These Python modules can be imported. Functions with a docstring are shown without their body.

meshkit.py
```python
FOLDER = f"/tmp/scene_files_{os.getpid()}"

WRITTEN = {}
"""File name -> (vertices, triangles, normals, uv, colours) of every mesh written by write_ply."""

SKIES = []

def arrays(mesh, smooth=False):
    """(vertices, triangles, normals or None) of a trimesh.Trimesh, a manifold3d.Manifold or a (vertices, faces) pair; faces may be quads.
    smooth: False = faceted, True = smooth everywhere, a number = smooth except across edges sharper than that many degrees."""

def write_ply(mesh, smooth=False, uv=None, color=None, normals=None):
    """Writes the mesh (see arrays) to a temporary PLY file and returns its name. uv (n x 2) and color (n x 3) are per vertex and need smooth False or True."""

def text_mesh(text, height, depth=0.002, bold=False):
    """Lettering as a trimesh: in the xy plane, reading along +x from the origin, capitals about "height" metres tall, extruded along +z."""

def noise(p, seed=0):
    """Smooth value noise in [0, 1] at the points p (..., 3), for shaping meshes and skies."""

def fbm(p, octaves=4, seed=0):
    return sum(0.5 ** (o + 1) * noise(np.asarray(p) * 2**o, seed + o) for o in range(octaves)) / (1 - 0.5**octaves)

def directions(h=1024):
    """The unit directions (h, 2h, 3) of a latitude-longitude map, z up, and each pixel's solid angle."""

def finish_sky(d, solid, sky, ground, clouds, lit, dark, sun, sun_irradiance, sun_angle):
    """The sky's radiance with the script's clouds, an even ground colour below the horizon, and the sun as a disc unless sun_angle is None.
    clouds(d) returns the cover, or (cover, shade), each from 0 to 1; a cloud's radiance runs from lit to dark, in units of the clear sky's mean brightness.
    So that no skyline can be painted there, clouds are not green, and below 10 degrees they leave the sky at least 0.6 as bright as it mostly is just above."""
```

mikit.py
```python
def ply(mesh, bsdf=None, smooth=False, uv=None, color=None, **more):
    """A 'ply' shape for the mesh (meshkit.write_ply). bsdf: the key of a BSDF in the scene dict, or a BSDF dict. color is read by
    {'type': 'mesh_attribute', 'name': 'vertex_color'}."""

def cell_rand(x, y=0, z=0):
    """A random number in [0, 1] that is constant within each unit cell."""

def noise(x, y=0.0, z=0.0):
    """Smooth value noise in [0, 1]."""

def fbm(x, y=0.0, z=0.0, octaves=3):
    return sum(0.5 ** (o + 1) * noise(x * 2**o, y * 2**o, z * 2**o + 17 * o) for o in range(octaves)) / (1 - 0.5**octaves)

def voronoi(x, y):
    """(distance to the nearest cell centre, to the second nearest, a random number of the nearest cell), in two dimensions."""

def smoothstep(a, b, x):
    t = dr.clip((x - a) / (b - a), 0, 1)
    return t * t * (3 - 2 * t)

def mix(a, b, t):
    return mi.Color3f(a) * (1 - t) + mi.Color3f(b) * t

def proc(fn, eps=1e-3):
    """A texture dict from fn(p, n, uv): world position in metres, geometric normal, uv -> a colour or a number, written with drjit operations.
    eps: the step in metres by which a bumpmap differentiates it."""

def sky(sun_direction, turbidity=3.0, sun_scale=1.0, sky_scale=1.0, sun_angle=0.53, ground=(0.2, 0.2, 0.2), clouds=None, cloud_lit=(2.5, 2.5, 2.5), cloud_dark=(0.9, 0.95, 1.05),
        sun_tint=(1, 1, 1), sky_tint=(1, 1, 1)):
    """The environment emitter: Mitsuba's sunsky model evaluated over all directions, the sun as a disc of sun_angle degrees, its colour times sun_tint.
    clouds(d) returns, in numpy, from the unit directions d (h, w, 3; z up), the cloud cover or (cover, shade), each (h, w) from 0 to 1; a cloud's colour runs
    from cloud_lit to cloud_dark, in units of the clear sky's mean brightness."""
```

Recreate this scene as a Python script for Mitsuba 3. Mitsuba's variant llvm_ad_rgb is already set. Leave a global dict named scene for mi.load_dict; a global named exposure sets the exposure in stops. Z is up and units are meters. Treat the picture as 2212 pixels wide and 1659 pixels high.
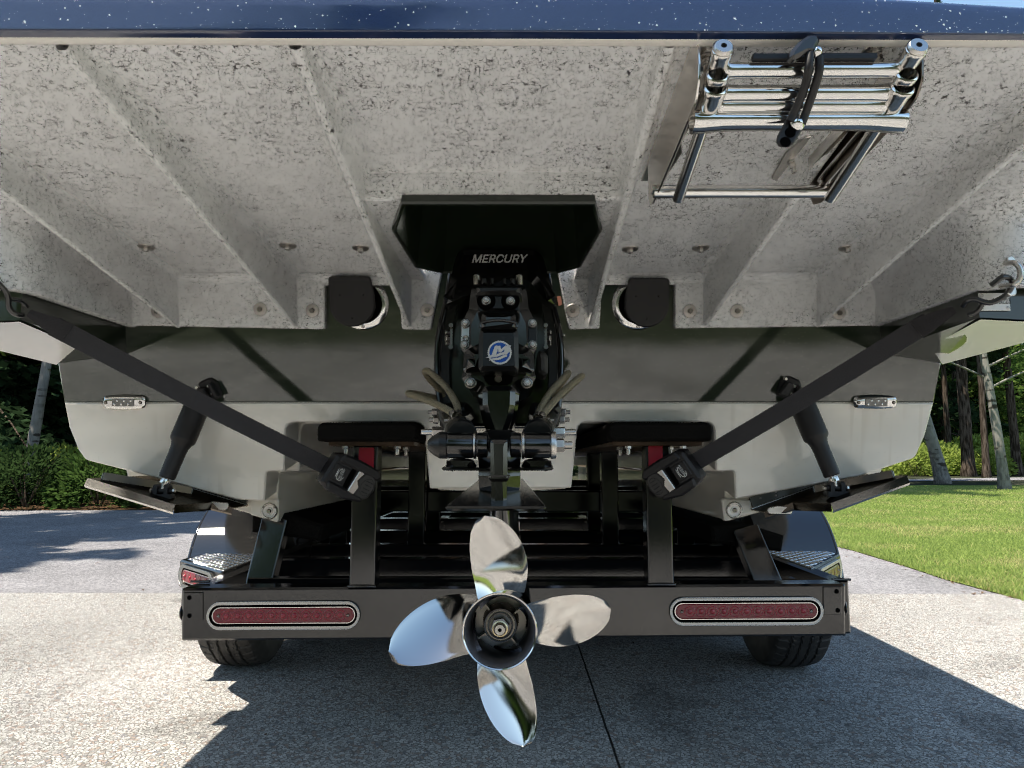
import math, random
import numpy as np, trimesh, mitsuba as mi, drjit as dr
import mikit, meshkit
from mikit import noise, fbm, voronoi, cell_rand, smoothstep, mix
from shapely.geometry import Polygon
T4 = mi.ScalarTransform4f
rng = np.random.default_rng(7)
random.seed(7)
scene, labels = {"type": "scene"}, {}

# ---------------------------------------------------------------- camera, sky, exposure
exposure = 3.18
H = 0.89                                   # eye height above the driveway
PITCH, YAW = math.radians(6.35), math.radians(0.37)
F0, CX, CY = 1530.0, 1106.0, 829.5           # focal length and centre, in units of a 2212 wide picture
EYE = np.array([0, 0, H])
FWD = np.array([-math.sin(YAW) * math.cos(PITCH), math.cos(YAW) * math.cos(PITCH), math.sin(PITCH)])
RGT = np.array([math.cos(YAW), math.sin(YAW), 0.0])
UPV = np.cross(RGT, FWD)
scene["camera"] = {"type": "perspective", "fov": 2 * math.degrees(math.atan(CX / F0)), "fov_axis": "x", "near_clip": 0.05, "far_clip": 900.0,
                   "to_world": T4().look_at(origin=EYE.tolist(), target=(EYE + FWD).tolist(), up=[0, 0, 1])}
SUN = np.array([-0.40, -0.25, 1.0])
scene["sky"] = mikit.sky(SUN.tolist(), turbidity=2.3, sun_scale=0.8, sky_scale=1.0, ground=(0.25, 0.24, 0.21), sun_tint=(.93, 1.0, 1.10), sky_tint=(1.15, 1.0, .80))

# ---------------------------------------------------------------- measuring helpers (where a sight line meets a real surface)
def ray(x, y):
    d = FWD + RGT * ((x - CX) / F0) + UPV * ((CY - y) / F0)
    return d
def P(x, y, Y):
    d = ray(x, y); return EYE + d * (Y / d[1])
def PX(x, y, X):
    d = ray(x, y); return EYE + d * (X / d[0])
def PZ(x, y, z):
    d = ray(x, y); return EYE + d * ((z - H) / d[2])
RAKE = math.tan(math.radians(12))
CR, SR = math.cos(math.radians(12)), math.sin(math.radians(12))
OT = np.array([0, 2.30, H])
NT = np.array([0, -CR, -SR]); ET = np.array([0, -SR, CR])
def PT(x, y, off=0.0):
    d = ray(x, y); return EYE + d * (((OT + NT * off - EYE) @ NT) / (d @ NT))
def T2(x, y):
    p = PT(x, y) - OT; return (p[0], p @ ET)
RIMZ = H + 0.630
DK0, DK1 = (0.985, H + 0.655), (2.19, H + 0.577)     # underside of the platform: (Y, z) at its rear and at the transom
DKS = (DK1[1] - DK0[1]) / (DK1[0] - DK0[0])
def deckz(Y): return DK0[1] + DKS * (Y - DK0[0])
def PD(x, y):
    d = ray(x, y); s = (DK0[1] - H - DKS * DK0[0]) / (d[2] - DKS * d[1]); return EYE + d * s
def crop(ox, oy, s):
    """Coordinates read off an enlargement -> the 2212 wide picture."""
    return lambda x, y: ((ox + x / s) * 0.8848, (oy + y / s) * 0.8848)
def groundz(X, Y):
    return np.maximum(0, np.asarray(Y, float) - 12) * 0.012
def PG(x, y):
    d = ray(x, y); z = 0.0
    for _ in range(60):
        if d[2] >= 0: break
        p = EYE + d * ((z - H) / d[2]); z = float(groundz(p[0], p[1])) * .7 + z * .3
    return EYE + d * ((z - H) / d[2])

# ---------------------------------------------------------------- mesh helpers
def TM(v, f): return trimesh.Trimesh(np.asarray(v, float), np.asarray(f, int), process=False)
def cat(*ms):
    ms = [m for m in (ms[0] if len(ms) == 1 and isinstance(ms[0], (list, tuple)) else ms) if m is not None]
    return trimesh.util.concatenate(ms)
def nrm(v): v = np.asarray(v, float); return v / np.linalg.norm(v)
def ccw(p):
    p = np.asarray(p, float); a = np.sum(p[:, 0] * np.roll(p[:, 1], -1) - np.roll(p[:, 0], -1) * p[:, 1]); return p if a > 0 else p[::-1]
def rnd(pts, r=0.01, n=5):
    """Rounds the corners of a polygon; r is one radius or one per corner."""
    p = np.asarray(pts, float); k = len(p); rs = np.broadcast_to(r, k); out = []
    for i in range(k):
        a, b, c = p[i - 1], p[i], p[(i + 1) % k]; u, v = nrm(a - b), nrm(c - b)
        cosang = np.clip(u @ v, -1, 1); ang = math.acos(cosang)
        if rs[i] <= 0 or ang > 3.05: out.append(b); continue
        t = min(rs[i] / math.tan(ang / 2), 0.45 * np.linalg.norm(a - b), 0.45 * np.linalg.norm(c - b))
        for s in np.linspace(0, 1, n):
            out.append((1 - s) ** 2 * (b + u * t) + 2 * s * (1 - s) * b + s * s * (b + v * t))
    return np.array(out)
def c2(a, b): return a[:, 0] * b[:, 1] - a[:, 1] * b[:, 0]
def inset(p, b):
    p = np.asarray(p); e = np.roll(p, -1, 0) - p; e /= np.linalg.norm(e, axis=1, keepdims=True) + 1e-12
    n = np.stack([-e[:, 1], e[:, 0]], 1); m = n + np.roll(n, 1, 0); d = np.sum(m * n, 1, keepdims=True)
    return p + b * m / np.maximum(d, 0.35)
class Fr:
    def __init__(s, o, ex, ey):
        s.o = np.asarray(o, float); s.ex = nrm(ex); s.ey = nrm(np.asarray(ey, float) - (np.asarray(ey, float) @ s.ex) * s.ex); s.ez = np.cross(s.ex, s.ey)
    def __call__(s, uvw):
        q = np.asarray(uvw, float); return s.o + q[..., :1] * s.ex + q[..., 1:2] * s.ey + q[..., 2:3] * s.ez
VERT = Fr([0, 0, 0], [1, 0, 0], [0, 0, 1])           # u = X, v = z, w = towards the eye (-Y)
TRAN = Fr(OT, [1, 0, 0], ET)                       # the raked transom
PLAN = Fr([0, 0, 0], [1, 0, 0], [0, 1, 0])
SIDE = Fr([0, 0, 0], [0, 1, 0], [0, 0, 1])           # u = Y, v = z, w = X
def slab(poly, w0, w1, fr=VERT, bev=0.0, holes=()):
    p = ccw(poly)
    tv, tf = trimesh.creation.triangulate_polygon(Polygon(p, [np.asarray(h) for h in holes]), engine="earcut") if holes else (None, None)
    if holes:
        m = trimesh.creation.extrude_polygon(Polygon(p, [np.asarray(h) for h in holes]), w1 - w0, engine="earcut")
        v = np.array(m.vertices); v[:, 2] += w0
        return TM(fr(v), m.faces)
    k = len(p); b = min(bev, (w1 - w0) * .45)
    rings = [(inset(p, b), w0), (p, w0 + b), (p, w1 - b), (inset(p, b), w1)] if b > 0 else [(p, w0), (p, w1)]
    v = np.vstack([np.column_stack([q, np.full(k, w)]) for q, w in rings]); f = []
    i = np.arange(k); j = (i + 1) % k
    for r in range(len(rings) - 1):
        a, c = r * k, (r + 1) * k
        f += np.stack([a + i, a + j, c + j], 1).tolist() + np.stack([a + i, c + j, c + i], 1).tolist()
    q = rings[0][0]
    vv, cf = trimesh.creation.triangulate_polygon(Polygon(q), engine="earcut")
    # match earcut vertices to ring order
    idx = np.array([np.argmin(np.sum((q - x) ** 2, 1)) for x in vv]); cf = idx[cf]
    ar = c2(q[cf[:, 1]] - q[cf[:, 0]], q[cf[:, 2]] - q[cf[:, 0]]); cf[ar < 0] = cf[ar < 0][:, ::-1]
    f += cf[:, ::-1].tolist() + (cf + (len(rings) - 1) * k).tolist()
    return TM(fr(v), f)
def px(pts, Y): return np.array([P(x, y, Y)[[0, 2]] for x, y in pts])
def sil(pts, Y0, Y1, bev=0.0, r=0.0, holes=()):
    """A solid whose outline is seen at distance Y0 and that reaches back to Y1."""
    p = px(pts, Y0); p = rnd(p, r) if np.any(np.asarray(r) > 0) else p
    return slab(p, -Y1, -Y0, VERT, bev, holes)
def box(a, b, bev=0.004):
    a, b = np.minimum(a, b), np.maximum(a, b)
    return slab([(a[0], a[2]), (b[0], a[2]), (b[0], b[2]), (a[0], b[2])], -b[1], -a[1], VERT, bev)
def bar(p0, p1, wid, hei, up=(0, 0, 1), bev=0.004, r=0.0):
    """A beam of width x height along p0-p1."""
    p0, p1 = np.asarray(p0, float), np.asarray(p1, float); d = nrm(p1 - p0); up = (0, 1, 0) if abs(d @ np.asarray(up, float)) > .98 else up; side = nrm(np.cross(d, up)); u = np.cross(side, d)
    fr = Fr(p0, side, u); L = np.linalg.norm(p1 - p0); sgn = 1 if fr.ez @ d > 0 else -1
    q = [(-wid / 2, -hei / 2), (wid / 2, -hei / 2), (wid / 2, hei / 2), (-wid / 2, hei / 2)]
    if r: q = rnd(q, r)
    return slab(q, 0 if sgn > 0 else -L, L if sgn > 0 else 0, fr, bev)
def cr(pts, n=8, closed=False):
    p = np.asarray(pts, float); out = []; k = len(p)
    g = (lambda i: p[i % k]) if closed else (lambda i: p[min(max(i, 0), k - 1)])
    for i in range(k if closed else k - 1):
        a, b, c, d = g(i - 1), g(i), g(i + 1), g(i + 2)
        for t in np.linspace(0, 1, n, endpoint=False):
            out.append(.5 * (2 * b + (c - a) * t + (2 * a - 5 * b + 4 * c - d) * t * t + (3 * b - a - 3 * c + d) * t ** 3))
    if not closed: out.append(p[-1])
    return np.array(out)
def tube(path, r, n=12, closed=False, flat=None):
    p = np.asarray(path, float); k = len(p); rr = np.broadcast_to(r, k)
    t = (np.roll(p, -1, 0) - np.roll(p, 1, 0)) if closed else np.gradient(p, axis=0); t /= np.linalg.norm(t, axis=1, keepdims=True) + 1e-12
    a = np.cross(t[0], [0, 0, 1.0]) if abs(t[0][2]) < .9 else np.cross(t[0], [1.0, 0, 0]); a = nrm(a); v = []
    for i in range(k):
        a = nrm(a - (a @ t[i]) * t[i]); b = np.cross(t[i], a); th = np.arange(n) * 2 * np.pi / n
        fx, fy = flat or (1, 1)
        v.append(p[i] + rr[i] * (np.cos(th)[:, None] * a * fx + np.sin(th)[:, None] * b * fy))
    v = np.vstack(v); f = []; i = np.arange(n); j = (i + 1) % n
    for s in range(k if closed else k - 1):
        A, B = s * n, ((s + 1) % k) * n
        f += np.stack([A + i, A + j, B + j], 1).tolist() + np.stack([A + i, B + j, B + i], 1).tolist()
    if not closed:
        v = np.vstack([v, p[0], p[-1]]); c0, c1 = len(v) - 2, len(v) - 1
        f += [[c0, int(b), int(a_)] for a_, b in zip(i, j)] + [[c1, int(a_) + (k - 1) * n, int(b) + (k - 1) * n] for a_, b in zip(i, j)]
    return TM(v, f)
def basis(ax):
    ax = nrm(ax); a = nrm(np.cross(ax, [0, 0, 1.0]) if abs(ax[2]) < .9 else np.cross(ax, [1.0, 0, 0])); return a, np.cross(ax, a), ax
def lathe(prof, o, ax, n=32, sx=1.0):
    """prof: (radius, height along ax) pairs; open at the ends unless the radius there is 0."""
    a, b, c = basis(ax); o = np.asarray(o, float); th = np.arange(n) * 2 * np.pi / n
    dirs = np.cos(th)[:, None] * a + np.sin(th)[:, None] * b
    v = np.vstack([o + r * dirs + h * c for r, h in prof]); f = []; i = np.arange(n); j = (i + 1) % n
    for s in range(len(prof) - 1):
        A, B = s * n, (s + 1) * n
        f += np.stack([A + i, A + j, B + j], 1).tolist() + np.stack([A + i, B + j, B + i], 1).tolist()
    m = TM(v, f); m.merge_vertices(); m.update_faces(m.nondegenerate_faces()); return m
def hexa(o, ax, r, h, n=6, rot=0.3, bev=.15):
    a, b, c = basis(ax); fr = Fr(o, a, b); th = np.arange(n) * 2 * np.pi / n + rot
    return slab(np.stack([r * np.cos(th), r * np.sin(th)], 1), 0, h, fr, r * bev)
def ball(o, r, ax=(0, 0, 1), sq=1.0, n=16, half=False):
    t = np.linspace(-np.pi / 2 if not half else 0, np.pi / 2, 9); return lathe([(r * math.cos(q) if abs(math.cos(q)) > 1e-9 else 0, r * sq * math.sin(q)) for q in t], o, ax, n)
def grid(fn, us, vs, closed_u=False):
    """Surface fn(u, v) -> points on a grid."""
    U, V = np.meshgrid(us, vs, indexing="ij"); pts = fn(U, V).reshape(-1, 3); a, b = len(us), len(vs); f = []
    for i in range(a if closed_u else a - 1):
        i2 = (i + 1) % a; k = np.arange(b - 1)
        f += np.stack([i * b + k, i2 * b + k, i2 * b + k + 1], 1).tolist() + np.stack([i * b + k, i2 * b + k + 1, i * b + k + 1], 1).tolist()
    return TM(pts, f)
def concave(p0, p1, up, out, r, n=7):
    """A fillet in the inner corner along p0-p1 between the faces that run along up and out."""
    p0, p1, up, out = (np.asarray(q, float) for q in (p0, p1, up, out)); prof = [np.zeros(3)]
    for t in np.linspace(0, np.pi / 2, n): prof.append(out * r * (1 - math.sin(t)) + up * r * (1 - math.cos(t)))
    prof = np.array(prof); v = np.vstack([p0 + prof, p1 + prof]); k = len(prof); f = []
    for i in range(1, k - 1): f += [[i, i + 1, k + i + 1], [i, k + i + 1, k + i]]
    m = TM(v, f)
    return m
def text(s, o, ex, ey, height, depth=.0015, bold=False, shear=0.0, width=None):
    m = meshkit.text_mesh(s, height, depth, bold); v = np.array(m.vertices); v[:, 0] -= v[:, 0].min()
    if width: v[:, 0] *= width / v[:, 0].max()
    v[:, 0] += shear * v[:, 1]; return TM(Fr(o, ex, ey)(v), m.faces)

def free(key):
    if not any(k == key or k.startswith(key + "__") for k in scene): return key
    i = 1
    while any(k == f"{key}_{i:03d}" or k.startswith(f"{key}_{i:03d}__") for k in scene): i += 1
    return f"{key}_{i:03d}"
def obj(key, mesh, mat, smooth=32, label=None, uniq=True, **kw):
    key = free(key) if uniq else key
    if smooth and smooth is not True:
        mesh = TM(mesh.vertices, mesh.faces); mesh.merge_vertices(digits_vertex=6)
    scene[key] = mikit.ply(mesh, mat, smooth=smooth, **kw)
    if label: labels[key] = {"label": label}
    return key
def thing(key, label, category, group=None, kind=None):
    labels[key] = {"label": label, "category": category}
    if group: labels[key]["group"] = group
    if kind: labels[key]["kind"] = kind
def struct(key, label=None):
    labels[key] = {"kind": "structure"}
    if label: labels[key]["label"] = label

# ---------------------------------------------------------------- materials
def rgb(*c): return {"type": "rgb", "value": list(c if len(c) == 3 else c * 3)}
def gloss(c, ior=1.5, a=0.02, **kw): return {"type": "roughplastic", "diffuse_reflectance": rgb(*c) if not isinstance(c, dict) else c, "int_ior": ior, "alpha": a, "nonlinear": False, **kw}
def two(b): return {"type": "twosided", "bsdf": b}
def metal(a=0.03, tint=(.93, .90, .86), mat="Cr"): return two({"type": "roughconductor", "material": "none", "alpha": a, "specular_reflectance": rgb(*[.82 * t for t in tint])})
def bump(b, fn, scale, eps): return {"type": "bumpmap", "arbitrary": mikit.proc(fn, eps), "scale": scale, "bsdf": b}
M = scene
def speck(p, n, uv):
    # web of short dark fibres thrown over pale gelcoat
    wx, wy, wz_ = noise(p.x * 120, p.y * 120, p.z * 120) - .5, noise(p.y * 120 + 9, p.z * 120, p.x * 120) - .5, noise(p.z * 120 + 3, p.x * 120, p.y * 120 + 5) - .5
    a = dr.abs(noise(p.x * 175 + wx * 1.7, p.y * 280 + wy * 1.7, p.z * 250 + wz_ * 1.5) - .5)
    b = dr.abs(noise(p.x * 295 + 40 + wy * 2, p.y * 200 + wx * 2, p.z * 280 + 7) - .5)
    m1 = smoothstep(.40, .48, noise(p.x * 140, p.y * 140, p.z * 140)); m2 = smoothstep(.42, .50, noise(p.x * 122 + 31, p.y * 122, p.z * 122 + 5))
    dens = .6 + .9 * smoothstep(.32, .68, fbm(p.x * 10, p.y * 10, p.z * 10))
    ink = dr.maximum((1 - smoothstep(.012, .055, a)) * m1, (1 - smoothstep(.012, .05, b)) * m2) * dens
    ink = dr.minimum(ink, 1)
    f = fbm(p.x * 3, p.y * 3, p.z * 3)
    base = mix((.88, .885, .885), (.80, .80, .795), f) * (.94 + .12 * noise(p.x * 22, p.y * 22, p.z * 22))
    return mix(base, (.03, .027, .025), ink)
M["speckled_gelcoat"] = two(gloss(mikit.proc(speck), 1.45, .22))
M["plain_gelcoat"] = two(gloss((.78, .75, .69), 1.5, .12))
def peel(p, n, uv): return noise(p.x * 160, p.y * 160, p.z * 160) + .5 * noise(p.x * 420, p.y * 420, p.z * 420)
def hullwhite(p, n, uv):
    # faint scum line, runs and water spots on the white gelcoat
    cloud = fbm(p.x * 5, p.y * 5, p.z * 9); runs = smoothstep(.62, .8, noise(p.x * 55, 3.0, p.z * 1.6)) * smoothstep(.45, .7, noise(p.x * 7, 0, p.z * 5))
    spots = smoothstep(.80, .86, noise(p.x * 130, p.y * 130, p.z * 130))
    low = 1 - smoothstep(.78, .93, p.z + .05 * fbm(p.x * 6, p.y * 6, 0))
    c = mix((.86, .83, .75), (.77, .745, .67), smoothstep(.35, .75, cloud))
    return mix(mix(c, (.60, .56, .47), runs * .35 + low * .22), (.70, .67, .6), spots * .25)
M["gel_white"] = two(gloss(mikit.proc(hullwhite), 1.68, .008))
M["chine_white"] = two(gloss((.84, .83, .79), 1.38, .05))
def hullgreen(p, n, uv):
    film = smoothstep(.5, .78, fbm(p.x * 9, p.y * 9, p.z * 22)) * .8 + smoothstep(.78, .85, noise(p.x * 150, p.y * 150, p.z * 150)) * .4
    return mix((.020, .029, .018), (.046, .054, .040), film)
M["gel_green"] = two(bump(gloss(mikit.proc(hullgreen), 2.05, .008), lambda p, n, uv: noise(p.x * 45, p.y * 45, p.z * 60), .000008, .002))
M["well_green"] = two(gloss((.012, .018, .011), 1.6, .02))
def navyc(p, n, uv): return mix((.011, .022, .068), (.017, .032, .088), noise(p.x * 900, p.y * 900, p.z * 900))
M["gel_navy"] = two(gloss(mikit.proc(navyc), 1.8, .012))
M["fender_paint"] = two(gloss((.006, .008, .014), 1.9, .02))
M["tread_metal"] = metal(.20, (.95, .96, .98))
def blotch(p, n, uv): return .006 + .018 * fbm(p.x * 30, p.y * 30, p.z * 30)
M["prop_steel"] = two({"type": "roughconductor", "material": "none", "alpha": mikit.proc(blotch), "specular_reflectance": rgb(.60, .59, .575)})
M["bore_metal"] = metal(.34, (.50, .52, .58))
M["paint_black"] = two(bump(gloss((.006, .006, .007), 1.8, .015), peel, 0.00002, .0006))
M["drive_black"] = two(gloss((.005, .005, .005), 1.72, .022))
M["cast_black"] = two(gloss((.008, .008, .008), 1.5, .16))
M["plastic_black"] = two(gloss((.012, .011, .012), 1.45, .33))
M["rubber_grey"] = two(gloss((.045, .043, .04), 1.45, .35))
M["stainless"] = metal(.035)
M["polished"] = metal(.02, (.95, .94, .92))
M["satin_rim"] = metal(.26, (.68, .66, .63))
M["brushed"] = metal(.16, (.80, .77, .73))
M["dark_stainless"] = metal(.06, (.24, .21, .18))
M["dull_steel"] = metal(.28, (.62, .58, .54))
M["dark_steel"] = metal(.10, (.30, .28, .25))
M["brass"] = metal(.12, (.8, .66, .38))
def weave(p, n, uv): return mix((.020, .019, .021), (.045, .042, .045), .5 + .5 * dr.sin((p.x * .9 - p.z * .45) * 3600) * dr.sin((p.x * .45 + p.z * .9) * 2600))
M["webbing"] = two({"type": "principled", "base_color": mikit.proc(weave), "roughness": .7, "specular": .35, "sheen": .4})
def hair(p, n, uv): return mix((.004, .004, .004), (.016, .015, .014), noise(p.x * 500, p.y * 200, p.z * 500))
M["carpet_black"] = two({"type": "diffuse", "reflectance": mikit.proc(hair)})
def woodc(p, n, uv): return mix((.045, .026, .014), (.10, .058, .03), noise(p.x * 60, p.y * 4, p.z * 60))
M["plywood"] = two(gloss(mikit.proc(woodc), 1.4, .3))
M["red_lens"] = two(gloss((.17, .010, .020), 1.6, .05))
M["red_led"] = two(gloss((.30, .026, .042), 1.6, .06))
M["red_sticker"] = two(gloss((.42, .012, .025), 1.45, .2))
M["clear_lens"] = two(gloss((.20, .20, .19), 1.6, .06))
M["amber_lens"] = two(gloss((.28, .16, .03), 1.6, .05))
M["white_paint"] = two(gloss((.78, .78, .75), 1.5, .1))
M["silver_ink"] = two(gloss((.48, .48, .47), 1.5, .12))
M["blue_ink"] = two(gloss((.012, .065, .30), 1.5, .08))
M["ink_black"] = two({"type": "diffuse", "reflectance": rgb(.012)})
M["hole_black"] = two({"type": "diffuse", "reflectance": rgb(.003)})
def tyrec(p, n, uv): return mix((.018, .017, .016), (.05, .046, .042), fbm(p.x * 30, p.y * 30, p.z * 30))
M["tyre_rubber"] = two({"type": "principled", "base_color": mikit.proc(tyrec), "roughness": .55, "specular": .4})
M["hose_braid"] = two({"type": "principled", "base_color": mikit.proc(lambda p, n, uv: mix((.09, .075, .045), (.36, .315, .215), .5 + .5 * dr.sin(p.x * 2300 + p.z * 1700) * dr.sin(p.z * 2300 - p.x * 1700 + p.y * 900))), "roughness": .32, "metallic": .15})
M["copper"] = two(gloss((.30, .13, .09), 1.5, .3))

# ---- ground materials
def aggregate(p, n, uv):
    d1, d2, c = voronoi(p.x * 66, p.y * 66)
    e1, e2, c2 = voronoi(p.x * 130 + 11, p.y * 130)
    stone = mix(mix((.28, .27, .25), (.50, .48, .44), c), mix((.33, .26, .21), (.20, .205, .215), smoothstep(.3, .7, c2)), smoothstep(.72, .8, cell_rand(c * 977)))
    stone = mix(stone, (.64, .61, .56), smoothstep(.82, .86, c2) * .7)
    gap = smoothstep(.02, .22, d2 - d1)
    k = .74 + .46 * fbm(p.x * 1.3, p.y * 1.3)
    k = k * (1 - .16 * smoothstep(.55, .75, fbm(p.x * .45 + 5, p.y * .45)))
    mark = smoothstep(.10, .05, dr.abs(p.x + 1.75 + .06 * dr.sin(p.y * .7))) + smoothstep(.10, .05, dr.abs(p.x - 2.35 - .05 * dr.sin(p.y * .5)))
    k = k * (1 - .13 * mark * smoothstep(.3, .6, noise(p.x * 3, p.y * 1.2)))
    oil = smoothstep(.70, .80, fbm(p.x * 1.9 + 3, p.y * 1.9 + 8)); k = k * (1 - .30 * oil)
    col = mix((.15, .145, .135), stone * mi.Color3f(.96, 1.0, 1.06), gap) * k
    jx = dr.abs(p.x - .303 + .002 * noise(p.y * 20)); jy = dr.abs(p.y + 2.1)
    joint = smoothstep(.0022, .0055, dr.minimum(jx, jy))
    return mix((.03, .028, .025), col, joint)
def aggregate_h(p, n, uv):
    d1, d2, c = voronoi(p.x * 66, p.y * 66)
    jx = dr.abs(p.x - .303); jy = dr.abs(p.y + 2.1)
    return (smoothstep(0, .4, d2 - d1) * (.6 + .6 * c)) * .0042 - .006 * (1 - smoothstep(.002, .006, dr.minimum(jx, jy)))
M["aggregate"] = two(bump({"type": "diffuse", "reflectance": mikit.proc(aggregate)}, aggregate_h, 1.0, .0012))
def tar(p, n, uv):
    d1, d2, c = voronoi(p.x * 60, p.y * 60)
    return mix((.15, .15, .16), (.30, .30, .315), c) * (.72 + .45 * fbm(p.x * 1.5, p.y * 1.5, 0)) * (.75 + .25 * smoothstep(0, .25, d2 - d1))
M["asphalt"] = two({"type": "diffuse", "reflectance": mikit.proc(tar)})
def turf(p, n, uv): return mix((.08, .12, .03), (.20, .26, .07), fbm(p.x * 3, p.y * 3)) * (.6 + .8 * noise(p.x * 60, p.y * 60))
M["turf_soil"] = two({"type": "diffuse", "reflectance": mikit.proc(turf)})
def mulch(p, n, uv): return mix((.05, .03, .018), (.16, .10, .06), fbm(p.x * 20, p.y * 20))
M["bark_mulch"] = two({"type": "diffuse", "reflectance": mikit.proc(mulch)})
def duff(p, n, uv): return mix((.022, .028, .017), (.055, .058, .042), fbm(p.x * .8, p.y * .8))
M["forest_soil"] = two({"type": "diffuse", "reflectance": mikit.proc(duff)})
def barkd(p, n, uv):
    a = dr.atan2(p.x - dr.floor(p.x), p.y - dr.floor(p.y))
    return mix((.022, .017, .013), (.105, .085, .07), smoothstep(.3, .75, fbm(p.x * 26, p.y * 26, p.z * 3.0)))
M["bark_dark"] = two({"type": "diffuse", "reflectance": mikit.proc(barkd)})
def barkb(p, n, uv):
    scar = smoothstep(.60, .74, noise(p.x * 4, p.y * 4, p.z * 14)) * smoothstep(.4, .6, noise(p.x * 1.5, p.y * 1.5, p.z * 2.5))
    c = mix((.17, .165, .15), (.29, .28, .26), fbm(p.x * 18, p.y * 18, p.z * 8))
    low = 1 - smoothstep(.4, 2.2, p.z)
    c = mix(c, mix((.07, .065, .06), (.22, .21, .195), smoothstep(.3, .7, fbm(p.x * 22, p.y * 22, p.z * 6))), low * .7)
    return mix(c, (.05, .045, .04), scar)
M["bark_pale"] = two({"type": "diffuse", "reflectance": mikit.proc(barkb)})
def leafmat(c, t=.5): return {"type": "principledthin", "base_color": rgb(*c), "roughness": .55, "diff_trans": t * 2, "spec_trans": 0.0}
M["leaf_dark"] = leafmat((.035, .065, .022)); M["leaf_mid"] = leafmat((.06, .11, .028)); M["leaf_light"] = leafmat((.13, .20, .045)); M["needle"] = leafmat((.025, .048, .022), .3)
M["leaf_bright"] = leafmat((.30, .38, .09), .7)
M["grass_blade"] = leafmat((.30, .385, .115), .5); M["grass_dry"] = leafmat((.42, .42, .18), .4)
def stonec(p, n, uv): return mix((.18, .15, .13), (.34, .30, .27), fbm(p.x * 5, p.y * 5, p.z * 5))
M["stone"] = two({"type": "diffuse", "reflectance": mikit.proc(stonec)})
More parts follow.
